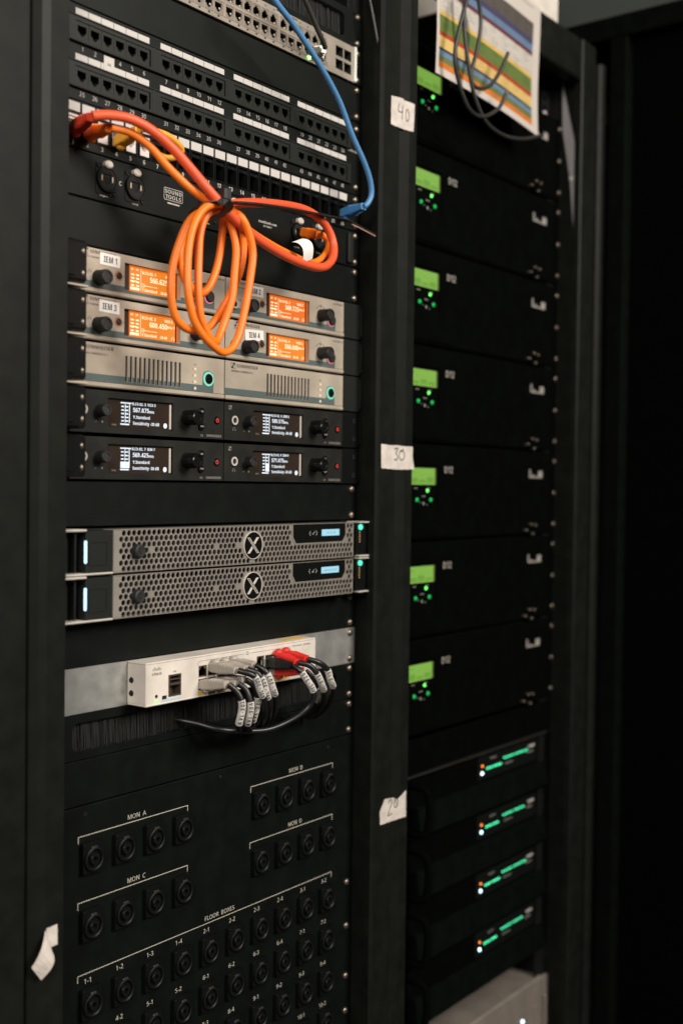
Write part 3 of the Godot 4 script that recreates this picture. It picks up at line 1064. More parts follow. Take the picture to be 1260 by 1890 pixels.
func shift(pts: PackedVector3Array, by: Vector3) -> PackedVector3Array:
	var out := PackedVector3Array()
	for p in pts: out.append(p - by)
	return out

func lead(called: String, label: String, cat: String, pts: PackedVector3Array, r: float, m: Material, group := "") -> Node3D:
	var o := thing(called, label, cat, pts[0].x, pts[0].y, pts[0].z, group)
	var st := S()
	tube(st, spline(shift(pts, pts[0])), r, 10)
	put(o, "cable", st, m)
	return o

func sleeve(o: Node3D, path: PackedVector3Array, d0: float, d1: float, r: float, words: String) -> void:
	var sp := spline(path, 2.0)
	var part := PackedVector3Array()
	var d := 0.0
	for i in sp.size():
		if i > 0: d += sp[i].distance_to(sp[i - 1])
		if d >= d0 and d <= d1: part.append(sp[i])
	if part.size() < 2: return
	var st := S()
	tube(st, part, r, 14)
	var s := put(o, "name_sleeve", st, M.paper, "white sleeve reading " + words)
	var t := S()
	# letters wrapped on the side that faces the room and the left
	for i in words.length():
		var f := (1.0 - (float(i) + 0.7) / (words.length() + 0.4)) * (part.size() - 1)
		var k := int(f)
		var p := part[k].lerp(part[mini(k + 1, part.size() - 1)], f - k)
		var dir := (part[mini(k + 1, part.size() - 1)] - part[maxi(k - 1, 0)]).normalized()
		var out := Vector3(-0.62, 0.0, 0.78)
		out = (out - dir * out.dot(dir)).normalized()
		var wx := -dir
		var wy := out.cross(wx).normalized()
		say(t, words[i], 0, -2.1, 4.2, r + 0.2, 0, 0.85, false, Transform3D(Basis(wx, wy, out), p))
	put(s, "lettering", t, M.ink)

func box_lead(pts: PackedVector3Array, port: Vector3, words: String, boot: Material, latch: float, d0: float, label: String, group: String) -> void:
	var o := thing("network_lead", label, "network cable", port.x, port.y, port.z, group)
	var rel := shift(pts, port)
	network_plug(o, aim(Vector3(0, 0, 1.0), Vector3(rel[0].x, rel[0].y, rel[0].z)), M.clear_plug, boot, latch, rel[0].z - 3.0)
	var st := S()
	tube(st, spline(rel), 3.1, 10)
	put(o, "cable", st, M.cable_black)
	if words: sleeve(o, rel, d0, d0 + 29.0, 3.9, words)

# ---------------------------------------------------------------- speaker connector panel
func speaker_panel() -> void:
	var y0 := -17.0 * U
	var o := thing("speaker_panel", "tall black connector panel with rows of round speaker sockets under white captions", "connector panel", 0, y0, 0)
	var h := 10.0 * U
	var st := S()
	box(st, -241.3, 241.3, 0.6, h - 0.6, -3.0, 0.0, 0.7)
	put(o, "plate", st, M.black)
	# one socket: flange, outer ring and core
	st = S()
	prism(st, round_rect(-12.6, 12.6, -15.4, 15.4, 2.6), 0.0, 5.0)
	for s in [[-9.6, 12.2], [9.6, -12.2]]: cyl(st, s[0], s[1], 5.0, 5.5, 1.9, 0.2, 12)
	var flange := made(st)
	st = S()
	lathe(st, [Vector2(10.2, 5.0), Vector2(11.6, 5.0), Vector2(11.6, 7.4), Vector2(10.2, 8.0), Vector2(9.0, 7.0), Vector2(9.0, 1.0)], Transform3D.IDENTITY, 28)
	lathe(st, [Vector2(9.0, 1.0), Vector2(0, 1.0)], Transform3D.IDENTITY, 28)
	var outer := made(st)
	st = S()
	lathe(st, [Vector2(2.6, 1.2), Vector2(2.6, 8.4), Vector2(5.0, 8.4), Vector2(5.4, 7.8), Vector2(5.4, 1.2)], Transform3D.IDENTITY, 24)
	for k in 3: box(st, 5.2, 6.6, -0.9, 0.9, 1.2, 7.4, 0.0, Transform3D(Basis(Vector3.BACK, TAU * k / 3.0 + 0.5), Vector3.ZERO))
	var core := made(st)
	st = S()
	box(st, -3.4, 3.4, 10.4, 12.4, 5.0, 7.6, 0.6)
	var latch := made(st)
	var text := S()
	var names := [["1-1", "1-2", "1-3", "1-4", "2-1", "2-2", "2-3", "2-4", "3-1", "3-2"], ["4-1", "4-2", "5-1", "5-2", "6-1", "6-2", "6-3", "6-4", "7-1", "7-2"], ["7-3", "7-4", "8-1", "8-2", "8-3", "8-4", "9-1", "9-2", "9-3", "9-4"], ["", "", "", "", "", "", "", "", "10-1", "10-2"]]
	for r in 6:
		for c in 10:
			if r < 2 and (c == 4 or c == 5): continue
			var x := -181.5 + c * 40.95
			var y: float = [-361.6, -426.6, -503.0, -553.4, -604.2, -655.0][r] - y0
			var f := put_mesh(o, "speaker_socket", flange, M.black_satin, x, y, 0)
			var turn := rng.randf_range(-0.03, 0.03)
			put_mesh(f, "ring", outer, M.socket_black, 0, -1.6, 0)
			var q := put_mesh(f, "core", core, M.socket_black, 0, -1.6, 0)
			q.rotation.z = turn
			put_mesh(f, "latch", latch, M.nickel_dark, 0, -1.6, 0)
			if r > 1 and names[r - 2][c]: say(text, names[r - 2][c], x - 2.0, y + 18.4, 4.6, 0.1, 0, 1.1, true)
	for b in [[-196.0, -49.5, -340.6, "MON  A", -121.0], [50.0, 199.5, -340.8, "MON  B", 129.0], [-196.0, -49.0, -404.3, "MON  C", -121.0], [49.5, 199.5, -404.0, "MON  D", 128.5], [-195.6, 199.4, -475.0, "FLOOR  BOXES", 1.5]]:
		var y: float = b[2] - y0
		stroke(text, [Vector2(b[0], y - 6.2), Vector2(b[0], y), Vector2(b[1], y), Vector2(b[1], y - 6.2)], 0.75, 0.08)
		say(text, b[3], b[4], y + 3.2, 4.7, 0.1, 0, 1.1, true)
	put(o, "lettering", text, M.print_cream)
	screws(o, h)
	for p in [[-188.0, -319.6], [190.0, -319.8], [0.0, -319.6]]:
		var q := put_mesh(o, "fixing_hole", dark_screw_mesh, M.void, p[0], p[1] - y0, 0.1)
		q.scale = Vector3(0.7, 0.7, 1)

# ---------------------------------------------------------------- the right rack
func power_amp(k: int, label: String) -> void:
	var y0 := 324.0 - 133.35 * k
	var o := thing("power_amplifier", label, "amplifier", 0, y0, -8, "tall black amplifiers with green screens")
	var st := S()
	box(st, 324, 776, 1.2, 132.0, -380, 0.0, 2.6)
	put(o, "housing", st, M.amp_black)
	st = S()
	box(st, 313, 323.6, 1.0, 132.2, -3, 0.4, 0.8)
	put(o, "rack_ear", st, M.amp_black)
	st = S()
	box(st, 776.4, 795, 1.0, 132.2, -3, 0.4, 0.8)
	var e := put(o, "rack_ear", st, M.amp_black)
	for y in [16.0, 66.0, 117.0]:
		put_mesh(e, "screw", screw_mesh, M.screw, 787.0, y, 0.2)
		put_mesh(e, "screw", screw_mesh, M.screw, 319.6, y, 0.2)
	st = S()
	plate(st, 326, 466, 6, 126, 0.0, 1.6, [[348.0, 438.0, 44.0, 104.0]])
	put(o, "front_grille", st, M.amp_black)
	st = S()
	box(st, 350.0, 435.6, 75.4, 100.6, 0.0, 0.8)
	var b := put(o, "screen_bezel", st, M.gloss_black)
	st = S()
	box(st, 352.0, 430.4, 76.8, 99.2, 0.8, 1.3)
	var scr := put(b, "screen", st, M.lcd_green)
	st = S()
	stroke(st, [Vector2(354.0, 94.2), Vector2(372.0 + 2.0 * (k + 1), 94.2)], 1.6, 1.4)
	for c in 4:
		box(st, 354.0 + c * 19.0, 370.0 + c * 19.0, 79.0, 80.0 + [3.0, 6.0, 4.0, 7.0][(c + k + 1) % 4], 1.3, 1.36)
		stroke(st, [Vector2(354.0 + c * 19.0, 90.0), Vector2(368.0 + c * 19.0, 90.0)], 0.5, 1.4)
	put(scr, "screen_text", st, M.lcd_green_dark)
	st = S()
	box(st, 430.4, 434.4, 76.8, 99.2, 0.8, 1.1)
	put(b, "screen_edge", st, M.lcd_olive)
	for p in [[388.6, 56.2, 2.9, 0], [422.6, 56.2, 2.9, 0], [413.8, 68.6, 2.3, 1]]:
		st = S()
		lathe(st, [Vector2(0, 2.2), Vector2(p[2] * 0.7, 1.9), Vector2(p[2], 0.6), Vector2(p[2], 0.0)], at(p[0], p[1]), 16, true)
		put(o, "button_light" if p[3] == 0 else "status_light", st, M.led_button if p[3] == 0 else M.led_lime)
	var t := S()
	stroke(t, [Vector2(401, 61), Vector2(409, 61)], 1.2, 0.2)
	cyl(t, 405.0, 51.0, 0.0, 0.3, 2.2, 0.0, 12)
	cyl(t, 396.5, 53.0, 0.0, 0.3, 0.9, 0.0, 10)
	cyl(t, 413.5, 49.4, 0.0, 0.3, 0.9, 0.0, 10)
	for c in 4: box(t, 382.0 + c * 4.5 + (22.0 if c > 1 else 0.0), 385.0 + c * 4.5 + (22.0 if c > 1 else 0.0), 71.2, 72.8, 0.1, 0.2)
	put(o, "lettering", t, M.print_dim)
	t = S()
	say(t, "D12", 465.6, 93.4, 9.2, 1.8, 0, 1.0)
	put(o, "model_name", t, M.print_mid)
	t = S()
	# maker's mark: a bold d, a small sign and a b
	box(t, 704.0, 708.0, 90.0, 103.0, 0.05, 0.3)
	box(t, 708.2, 734.0, 90.0, 92.4, 0.05, 0.3)
	box(t, 713.0, 718.0, 92.6, 95.0, 0.05, 0.3)
	box(t, 734.2, 747.0, 90.0, 101.0, 0.05, 0.3)
	put(o, "maker_mark", t, M.print_mid)
	st = S()
	ring(st, 704, 6.0 + 2.0, 0.0, 5.0, 8.0, 10.0, 24)
	cyl(st, 704, 8.0, 0.0, 3.0, 7.8, 0.8, 24)
	var sw := put(o, "power_switch", st, M.amp_black)
	for p in [[690.0, 8.0], [704.0, 17.0], [719.0, 16.0], [711.0, -0.5 + 3.0]]:  # added bright studs stand for highlights on the round switch
		st = S()
		lathe(st, [Vector2(0, 7.0), Vector2(1.2, 6.6), Vector2(1.9, 5.2), Vector2(1.9, 0.0)], at(p[0], p[1]), 12, true)
		put(sw, "glint_dot", st, M.screw)

func led_amp(k: int, label: String) -> void:
	var y0 := -484.6 - 88.2 * k
	var o := thing("led_amplifier", label, "amplifier", 0, y0, -8, "black amplifiers with rows of green lights")
	# front: upper half set back, lower half leaning forward; drawn as a section and extruded along x
	var along := Transform3D(Basis(Vector3(0, 0, 1), Vector3(0, 1, 0), Vector3(-1, 0, 0)), Vector3.ZERO)
	var st := S()
	prism(st, [Vector2(-20, 1), Vector2(1, 1), Vector2(4, 4), Vector2(-1, 40), Vector2(-6, 42), Vector2(-20, 42)], -776, -404, along)
	put(o, "front_cover", st, M.amp_grey)
	st = S()
	prism(st, [Vector2(-320, 1.2), Vector2(-20.5, 1.2), Vector2(-20.5, 42.2), Vector2(-6.4, 42.2), Vector2(-6.4, 85.2), Vector2(-2, 85.6), Vector2(-2, 87.2), Vector2(-320, 87.2)], -776, -326, along)
	put(o, "housing", st, M.amp_black)
	st = S()
	box(st, 313, 325.6, 1.0, 87.4, -3, 0.4, 0.8)
	put(o, "rack_ear", st, M.amp_black)
	st = S()
	box(st, 776.4, 795, 1.0, 87.4, -3, 0.4, 0.8)
	put(o, "rack_ear", st, M.amp_black)
	st = S()
	var p := PackedVector3Array([Vector3(386, 12, -8), Vector3(386, 12, 14), Vector3(388, 18, 24), Vector3(390, 44, 27), Vector3(388, 70, 24), Vector3(386, 76, 14), Vector3(386, 76, -8)])
	tube(st, spline(p, 3.0), 5.2, 12)
	put(o, "handle", st, M.amp_black)
	st = S()
	box(st, 568, 750, 46.0, 82.0, -6, -3.6, 1.0)
	var b := put(o, "light_panel", st, M.amp_panel)
	st = S()
	lathe(st, [Vector2(0, 1.8), Vector2(2.0, 1.2), Vector2(2.6, 0.0)], at(579.6, 56.6, -3.6), 16, true)
	put(b, "power_light", st, M.led_ice_bright)
	st = S()
	lathe(st, [Vector2(0, 1.4), Vector2(1.3, 1.0), Vector2(1.8, 0.0)], at(580.0, 67.4, -3.6), 14, true)
	put(b, "warning_light", st, M.led_orange)
	st = S()
	lathe(st, [Vector2(0, 1.2), Vector2(1.1, 0.9), Vector2(1.5, 0.0)], Transform3D.IDENTITY, 12, true)
	var dot := made(st)
	if k == 0:
		st = S()
		box(st, 330, 776, 87.6, 89.2, -40, 2.5, 0.5)
		put(o, "bright_edge", st, M.nickel_dark)  # added strip paints the bright line along the panel edge
	var n1: int = [7, 6, 7, 6][k]
	var n2: int = [9, 8, 9, 8][k]
	for i in n1: put_mesh(b, "signal_light", dot, M.led_jade, 594.0 + i * 6.4 + (2.0 if i > 2 else 0.0), 61.6, -3.6)
	for i in n2: put_mesh(b, "signal_light", dot, M.led_jade, 646.0 + i * 8.4 + (3.0 if i > 3 else 0.0), 68.6, -3.6)
	var t := S()
	stroke(t, [Vector2(725, 72.6), Vector2(741, 72.6)], 3.6, -3.5)
	put(b, "lettering", t, M.print_white)
	t = S()
	stroke(t, [Vector2(719, 64.2), Vector2(737, 64.2)], 2.0, -3.5)
	stroke(t, [Vector2(604, 75.2), Vector2(620, 75.2)], 1.6, -3.5)
	stroke(t, [Vector2(648, 59.2), Vector2(672, 59.2)], 1.6, -3.5)
	put(b, "small_lettering", t, M.print_dim)

func silver_amp() -> void:
	var o := thing("processor_unit", "beige metal rack unit with one white light at the bottom of the right rack", "rack unit", 0, -925.0, -8)
	var st := S()
	box(st, 330, 772, 1.0, 132.0, -300, 2.0, 2.5)
	put(o, "housing", st, M.beige_metal)
	st = S()
	box(st, 772.4, 806, 1.0, 130.0, -3, 4.0, 1.2)
	box(st, 772.2, 777, 3.0, 100.0, 4.0, 9.0, 1.0)
	put(o, "rack_ear", st, M.beige_metal)
	st = S()
	cyl(st, 707.0, 79.0, 2.0, 3.6, 3.0, 0.8, 16)
	put(o, "power_light", st, M.led_ice_bright)
	st = S()
	box(st, 742, 748, 6, 92.0, 2.0, 5.0, 0.8)
	put(o, "door_edge", st, M.beige_metal)

# ---------------------------------------------------------------- racks
func upright(o: Node3D, called: String, prof: Array, y0: float, y1: float, m: Material) -> void:
	# section in (x, z), extruded upwards
	var st := S()
	var xf := Transform3D(Basis(Vector3(1, 0, 0), Vector3(0, 0, 1), Vector3(0, -1, 0)), Vector3.ZERO)
	prism(st, prof, -y1, -y0, xf)
	put(o, called, st, m)

func racks() -> void:
	var y0 := -BASE + 4.0
	var y1 := 760.0
	var o := thing("equipment_rack", "near black equipment rack holding the orange cables and silver units", "rack", 0, 0, 0, "black equipment racks")
	upright(o, "front_post", [Vector2(-279.6, -60), Vector2(-279.6, 24), Vector2(-277, 28), Vector2(-270, 32), Vector2(-262, 34), Vector2(-241.5, 34), Vector2(-239.2, 31), Vector2(-239.2, 22), Vector2(-246, 18), Vector2(-246, -60)], y0, y1, M.post)
	upright(o, "front_post", [Vector2(246, -60), Vector2(246, 18), Vector2(236.6, 22), Vector2(236.6, 31), Vector2(239.4, 33.8), Vector2(242, 34.2), Vector2(243.6, 33.4), Vector2(275.4, 33.4), Vector2(276.8, 31), Vector2(276.8, -60)], y0, y1, M.post)
	for s in [-1.0, 1.0]:
		var st := S()
		box(st, minf(s * 214, s * 244), maxf(s * 214, s * 244), y0, y1, -6, -3.2)
		box(st, minf(s * 244, s * 246), maxf(s * 244, s * 246), y0, y1, -420, -3.2)
		put(o, "rail", st, M.rail)
	var st := S()
	box(st, 246, 275, y0, 700, -760, -61)
	put(o, "side_panel", st, M.rail)
	st = S()
	box(st, -275, -246, y0, 700, -760, -61)
	put(o, "side_panel", st, M.rail)
	st = S()
	box(st, -279, 276, y1 + 0.2, y1 + 60, -760, 34, 2)
	put(o, "top_cover", st, M.post)
	st = S()
	box(st, -245, 245, y0, 700, -762, -758)
	put(o, "back_panel", st, M.rail)
	# second rack
	o = thing("equipment_rack", "far black equipment rack holding the amplifiers with green screens", "rack", 0, 0, 0, "black equipment racks")
	upright(o, "front_post", [Vector2(278.0, -60), Vector2(278.0, 29), Vector2(279.6, 31), Vector2(297, 34.4), Vector2(299.4, 33.2), Vector2(314.6, 33.2), Vector2(316.4, 31), Vector2(316.4, 22), Vector2(309, 18), Vector2(309, -60)], y0, y1, M.post)
	upright(o, "front_post", [Vector2(788, -60), Vector2(788, 22), Vector2(781, 22), Vector2(781, 32), Vector2(783.5, 34), Vector2(826, 34), Vector2(834, 31.6), Vector2(838, 27), Vector2(839, 20), Vector2(839, -60)], y0, 708, M.post)
	st = S()
	box(st, 316.5, 781.5, 643, 708, 8, 33.4, 2.5)
	put(o, "top_beam", st, M.post)
	var holes := []
	for k in 12:
		holes.append([763.0, 772.0, 488.0 + k * 14.8 - 3.2, 488.0 + k * 14.8 + 6.0])
	st = S()
	plate(st, 757, 788, 470, 660, -28, -25, holes)
	box(st, 757, 788, y0, 470, -14, -11.6)
	box(st, 784.0, 786.0, y0, 652, -420, -11)
	box(st, 309, 322, y0, 652, -14, -11.6)
	put(o, "rail", st, M.rail)
	st = S()
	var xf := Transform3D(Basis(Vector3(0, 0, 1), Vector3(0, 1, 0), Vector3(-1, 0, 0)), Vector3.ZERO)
	prism(st, [Vector2(-4, 650), Vector2(21.5, 540), Vector2(21.5, 400), Vector2(20, 405), Vector2(12, 492), Vector2(-2, 573)], -787.8, -786.4, xf)  # pale wedge paints the patch of light on the post's inner side
	var wedge: MeshInstance3D = put(o, "lit_wedge", st, M.lit_patch_grey, "pale wedge standing for a patch of light inside the far post")
	st = S()
	lathe(st, [Vector2(0, 2.2), Vector2(3.0, 1.6), Vector2(4.0, 0.0)], Transform3D(Basis(Vector3.UP, -PI / 2), Vector3(786.3, 493, 14)), 14, true)
	put(wedge, "screw", st, M.nickel)
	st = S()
	box(st, 690, 750, 588, 652, -62, -60)  # pale sheet stands in for the lit wall seen through the rack top
	put(o, "lit_wall_piece", st, M.lit_patch_grey)
	st = S()
	box(st, 690, 748, 566, 584, -58, -56, 0.5)
	put(o, "inner_tag", st, M.white_plastic)
	for p in [[765.0, 597.0], [768.0, 580.0]]:
		st = S()
		cyl(st, p[0], p[1], -25.0, -22.0, 4.6, 0.8, 14)
		put(o, "cage_nut", st, M.white_plastic)
	st = S()
	box(st, 789, 838, y0, 640, -760, -61)
	put(o, "side_panel", st, M.rail)
	st = S()
	box(st, 316, 784, y0, 706, -762, -758)
	put(o, "back_panel", st, M.rail)
	# third rack, only its post is in view
	o = thing("equipment_rack", "neighbouring black rack whose flat post fills the left edge of the picture", "rack", 0, 0, 0, "black equipment racks")
	upright(o, "front_post", [Vector2(-352, -60), Vector2(-352, 30), Vector2(-349, 33.4), Vector2(-284.6, 33.4), Vector2(-282.2, 31), Vector2(-282.2, -60)], y0, y1, M.post)
	o = thing("carton", "pale box standing on top of the far rack, cut by the picture edge", "box", 610, 708.4, -100)
	st = S()
	box(st, -50, 108, 0, 110, -100, 122, 1.5)
	put(o, "carton_body", st, M.white_case)
	# cover strip and the dark cabinet beyond the right rack
	o = thing("cable_duct", "slim dark upright cover strip beside the far rack post", "cover strip", 0, 0, 0)
	upright(o, "cover", [Vector2(851, -60), Vector2(851, 28), Vector2(856, 33), Vector2(866, 34), Vector2(870, 30), Vector2(870, -60)], y0, 690, M.post)
	o = thing("tall_cabinet", "tall matt black cabinet with a recessed door on the right", "cabinet", 0, 0, 0)
	st = S()
	box(st, 876, 1500, 738, 774, -62, 2100, 2)
	box(st, 876, 1500, y0, 737.8, 36, 66, 2)
	box(st, 876, 1500, y0, 737.8, 2060, 2100, 2)
	put(o, "frame", st, M.cabinet)
	st = S()
	box(st, 900, 1490, y0, 737.6, 66.2, 2059.8)
	put(o, "door", st, M.cabinet_dark)

# ---------------------------------------------------------------- tape, paper and loose leads
func tape(poly: Array, z: float, words: String, strokes: Array, label: String, group := "paper tape tags on the middle post") -> Node3D:
	var c := Vector2.ZERO
	for p in poly: c += p
	c /= poly.size()
	var o := thing("tape_tag", label, "tape", c.x, c.y, z, group)
	var rel := []
	for i in poly.size():
		var a: Vector2 = poly[i]
		var b: Vector2 = poly[(i + 1) % poly.size()]
		var n := maxi(1, int(a.distance_to(b) / 3.0))
		for j in n:
			var p := a.lerp(b, float(j) / n) - c
			if j > 0: p += Vector2(rng.randf_range(-0.25, 0.25), rng.randf_range(-0.25, 0.25))
			rel.append(p)
	var st := S()
	prism(st, rel, 0.0, 0.25)
	put(o, "sheet", st, M.masking)
	if strokes.size():
		st = S()
		for s in strokes:
			var pts := []
			var line := PackedVector3Array()
			for p in s: line.append(Vector3(p.x, p.y, 0))
			for p in spline(line, 0.8): pts.append(Vector2(p.x, p.y))
			stroke(st, pts, 1.3, 0.32)
		put(o, "handwriting", st, M.pen)
	return o

func oval(cx: float, cy: float, rx: float, ry: float) -> Array:
	var out := []
	for k in 13: out.append(Vector2(cx + rx * sin(TAU * k / 12.0 + 0.3), cy + ry * cos(TAU * k / 12.0 + 0.3)))
	return out

func chart() -> void:
	var im := Image.create(1024, 720, false, Image.FORMAT_RGB8)
	im.fill(Color(0.90, 0.87, 0.84))
	var sx := 1024.0 / 284.0
	var rows := [[157, 134, Color(0.36, 0.33, 0.31)], [134, 126, Color(0.27, 0.25, 0.42)], [126, 116, Color(0.42, 0.55, 0.70)], [116, 110, Color(0.42, 0.16, 0.22)], [110, 83, Color(0.88, 0.86, 0.83)], [83, 77, Color(0.95, 0.80, 0.45)], [77, 56, Color(0.42, 0.52, 0.22)], [56, 50, Color(0.76, 0.22, 0.06)], [50, 35, Color(0.96, 0.82, 0.50)], [35, 32, Color(0.07, 0.07, 0.08)], [32, 25, Color(0.45, 0.58, 0.72)], [25, 17.5, Color(0.45, 0.50, 0.27)], [17.5, 10, Color(0.93, 0.52, 0.10)]]
	for r in rows:
		var a := int((186 - r[0]) * 720.0 / 186.0)
		var b := int((186 - r[1]) * 720.0 / 186.0)
		im.fill_rect(Rect2i(int(6 * sx), a, int(256 * sx), b - a), r[2])
		var n := maxi(1, int((r[0] - r[1]) / 4.2))
		for k in n + 1:
			var y := a + int(k * (b - a) / float(n))
			im.fill_rect(Rect2i(int(6 * sx), y, int(256 * sx), 1), (r[2] as Color).darkened(0.35))
		for k in n:
			for c in 8:
				if rng.randf() < 0.75:
					var x := int((10 + c * 32 + rng.randf_range(0, 4)) * sx)
					var w := int(rng.randf_range(20, 80))
					im.fill_rect(Rect2i(x, a + int((k + 0.4) * (b - a) / float(n)), w, 3), (r[2] as Color).darkened(0.4))
	for c in 9: im.fill_rect(Rect2i(int((7 + c * 32) * sx), int(29 * 720.0 / 186.0), 1, int(147 * 720.0 / 186.0)), Color(0.4, 0.38, 0.36))
	im.fill_rect(Rect2i(int(190 * sx), 24, int(70 * sx), 3), Color(0.4, 0.38, 0.38))
	im.fill_rect(Rect2i(int(205 * sx), 34, int(55 * sx), 2), Color(0.5, 0.48, 0.48))
	var m := mat("chart_paper", 0.60, 0.585, 0.57, 0.8)
	m.albedo_texture = ImageTexture.create_from_image(im)
	var o := thing("wiring_chart", "printed sheet of colour banded table rows hung over the far rack", "chart", 346.0, 530.5, 40.0)
	var st := S()
	var nx := 24
	var ny := 12
	var pt := func(i: int, j: int) -> Vector3:
		var u := float(i) / nx
		var w := float(j) / ny
		return Vector3(u * 284.0, w * 186.0 - 12.5 * u, 5.0 * sin(u * PI) * (1.0 - w * 0.5) - 3.0 * u + 1.5 * sin(w * 5.0 + u * 3.0))
	st.set_smooth_group(1)
	for i in nx:
		for j in ny:
			var c := [[i, j], [i + 1, j], [i + 1, j + 1], [i, j + 1]]
			for k in [0, 2, 1, 0, 3, 2]:
				st.set_uv(Vector2(float(c[k][0]) / nx, 1.0 - float(c[k][1]) / ny))
				st.add_vertex(pt.call(c[k][0], c[k][1]) * 0.001)
	put(o, "sheet", st, m)
	st = S()
	box(st, -24, 20, 172, 184, 2.6, 3.0)
	put(o, "tape_strip", st, M.masking)

func ribbon(st: SurfaceTool, pts: PackedVector3Array, side: Vector3, w: float, th: float) -> void:
	var n := pts.size()
	var sec := []
	for i in n:
		var t := (pts[mini(i + 1, n - 1)] - pts[maxi(i - 1, 0)]).normalized()
		var s := (side - t * side.dot(t)).normalized() * w / 2.0
		var up := t.cross(s).normalized() * th / 2.0
		sec.append([pts[i] - s - up, pts[i] + s - up, pts[i] + s + up, pts[i] - s + up])
	for i in n - 1:
		for k in 4: tri_from(st, sec[i][k], sec[i][(k + 1) % 4], sec[i + 1][(k + 1) % 4], (pts[i] + pts[i + 1]) / 2); 
		for k in 4: tri_from(st, sec[i][k], sec[i + 1][(k + 1) % 4], sec[i + 1][k], (pts[i] + pts[i + 1]) / 2)
	for e in [0, n - 1]:
		var inside: Vector3 = pts[1] if e == 0 else pts[n - 2]
		tri_from(st, sec[e][0], sec[e][1], sec[e][2], inside)
		tri_from(st, sec[e][0], sec[e][2], sec[e][3], inside)

# ---------------------------------------------------------------- build
func _ready() -> void:
	rng.seed = 7
	font_bold = SystemFont.new()
	font_bold.font_names = PackedStringArray(["Droid Sans"])
	font_bold.font_weight = 700
	font_plain = SystemFont.new()
	font_plain.font_names = PackedStringArray(["Droid Sans"])
	font_mono = SystemFont.new()
	font_mono.font_names = PackedStringArray(["Droid Sans Mono"])
	# camera
	var cam := Camera3D.new()
	cam.name = "camera"
	cam.keep_aspect = Camera3D.KEEP_HEIGHT
	cam.fov = 47.3
	cam.near = 0.02
	cam.far = 60.0
	var fw := Vector3(0.79546, -0.02292, -0.60557)
	var rt := Vector3(0.60591, 0.01253, 0.79544)
	cam.transform = Transform3D(Basis(rt, rt.cross(fw), -fw).orthonormalized(), Vector3(-927.8, -1.4 + BASE, 867.1) * 0.001)
	add_child(cam)
	var ca := CameraAttributesPhysical.new()
	ca.frustum_focal_length = 27.4
	ca.frustum_focus_distance = 1.235
	ca.frustum_near = 0.02
	ca.frustum_far = 60.0
	ca.exposure_aperture = 2.0
	cam.attributes = ca
	# air and light of the room
	var env := Environment.new()
	env.background_mode = Environment.BG_COLOR
	env.background_color = lin(0.010, 0.012, 0.010)
	env.tonemap_mode = Environment.TONE_MAPPER_LINEAR
	env.tonemap_exposure = 1.0
	env.sdfgi_enabled = true
	env.ssao_enabled = true
	env.ssil_enabled = true
	var we := WorldEnvironment.new()
	we.name = "world"
	we.environment = env
	add_child(we)
	var lamp := AreaLight3D.new()
	lamp.name = "ceiling_lamp"
	lamp.area_size = Vector2(1.5, 1.0)
	lamp.light_color = Color(1.0, 0.968, 0.925)
	lamp.light_energy = 15.0
	lamp.area_range = 12.0
	lamp.shadow_enabled = true
	add_child(lamp)
	lamp.look_at_from_position(Vector3(0.6, 2.7, 2.7), Vector3(0.1, 1.2, 0.0), Vector3.FORWARD)
	lamp = AreaLight3D.new()
	lamp.name = "fill_lamp"  # added fill from the left, brightens faces turned that way
	lamp.area_size = Vector2(1.5, 1.0)
	lamp.light_color = Color(1.0, 0.968, 0.925)
	lamp.light_energy = 9.0
	lamp.area_range = 12.0
	lamp.shadow_enabled = true
	add_child(lamp)
	lamp.look_at_from_position(Vector3(-2.6, 2.7, 1.7), Vector3(0.1, 1.2, 0.0), Vector3.FORWARD)
	materials()
	make_screws()
	# setting
	var st := S()
	box(st, -3000, 5000, -BASE - 100, -BASE, -2600, 4000)
	structure("floor", st, M.floor)
	st = S()
	box(st, -3000, 5000, -BASE, 1900, -1500, -1400)
	box(st, 842, 3600, 700, 1900, -160, -110)
	box(st, 900, 3600, 776, 1900, -108, 2600)
	structure("wall", st, M.wall)
	racks()
	left_rack()
	right_rack()
	leads()

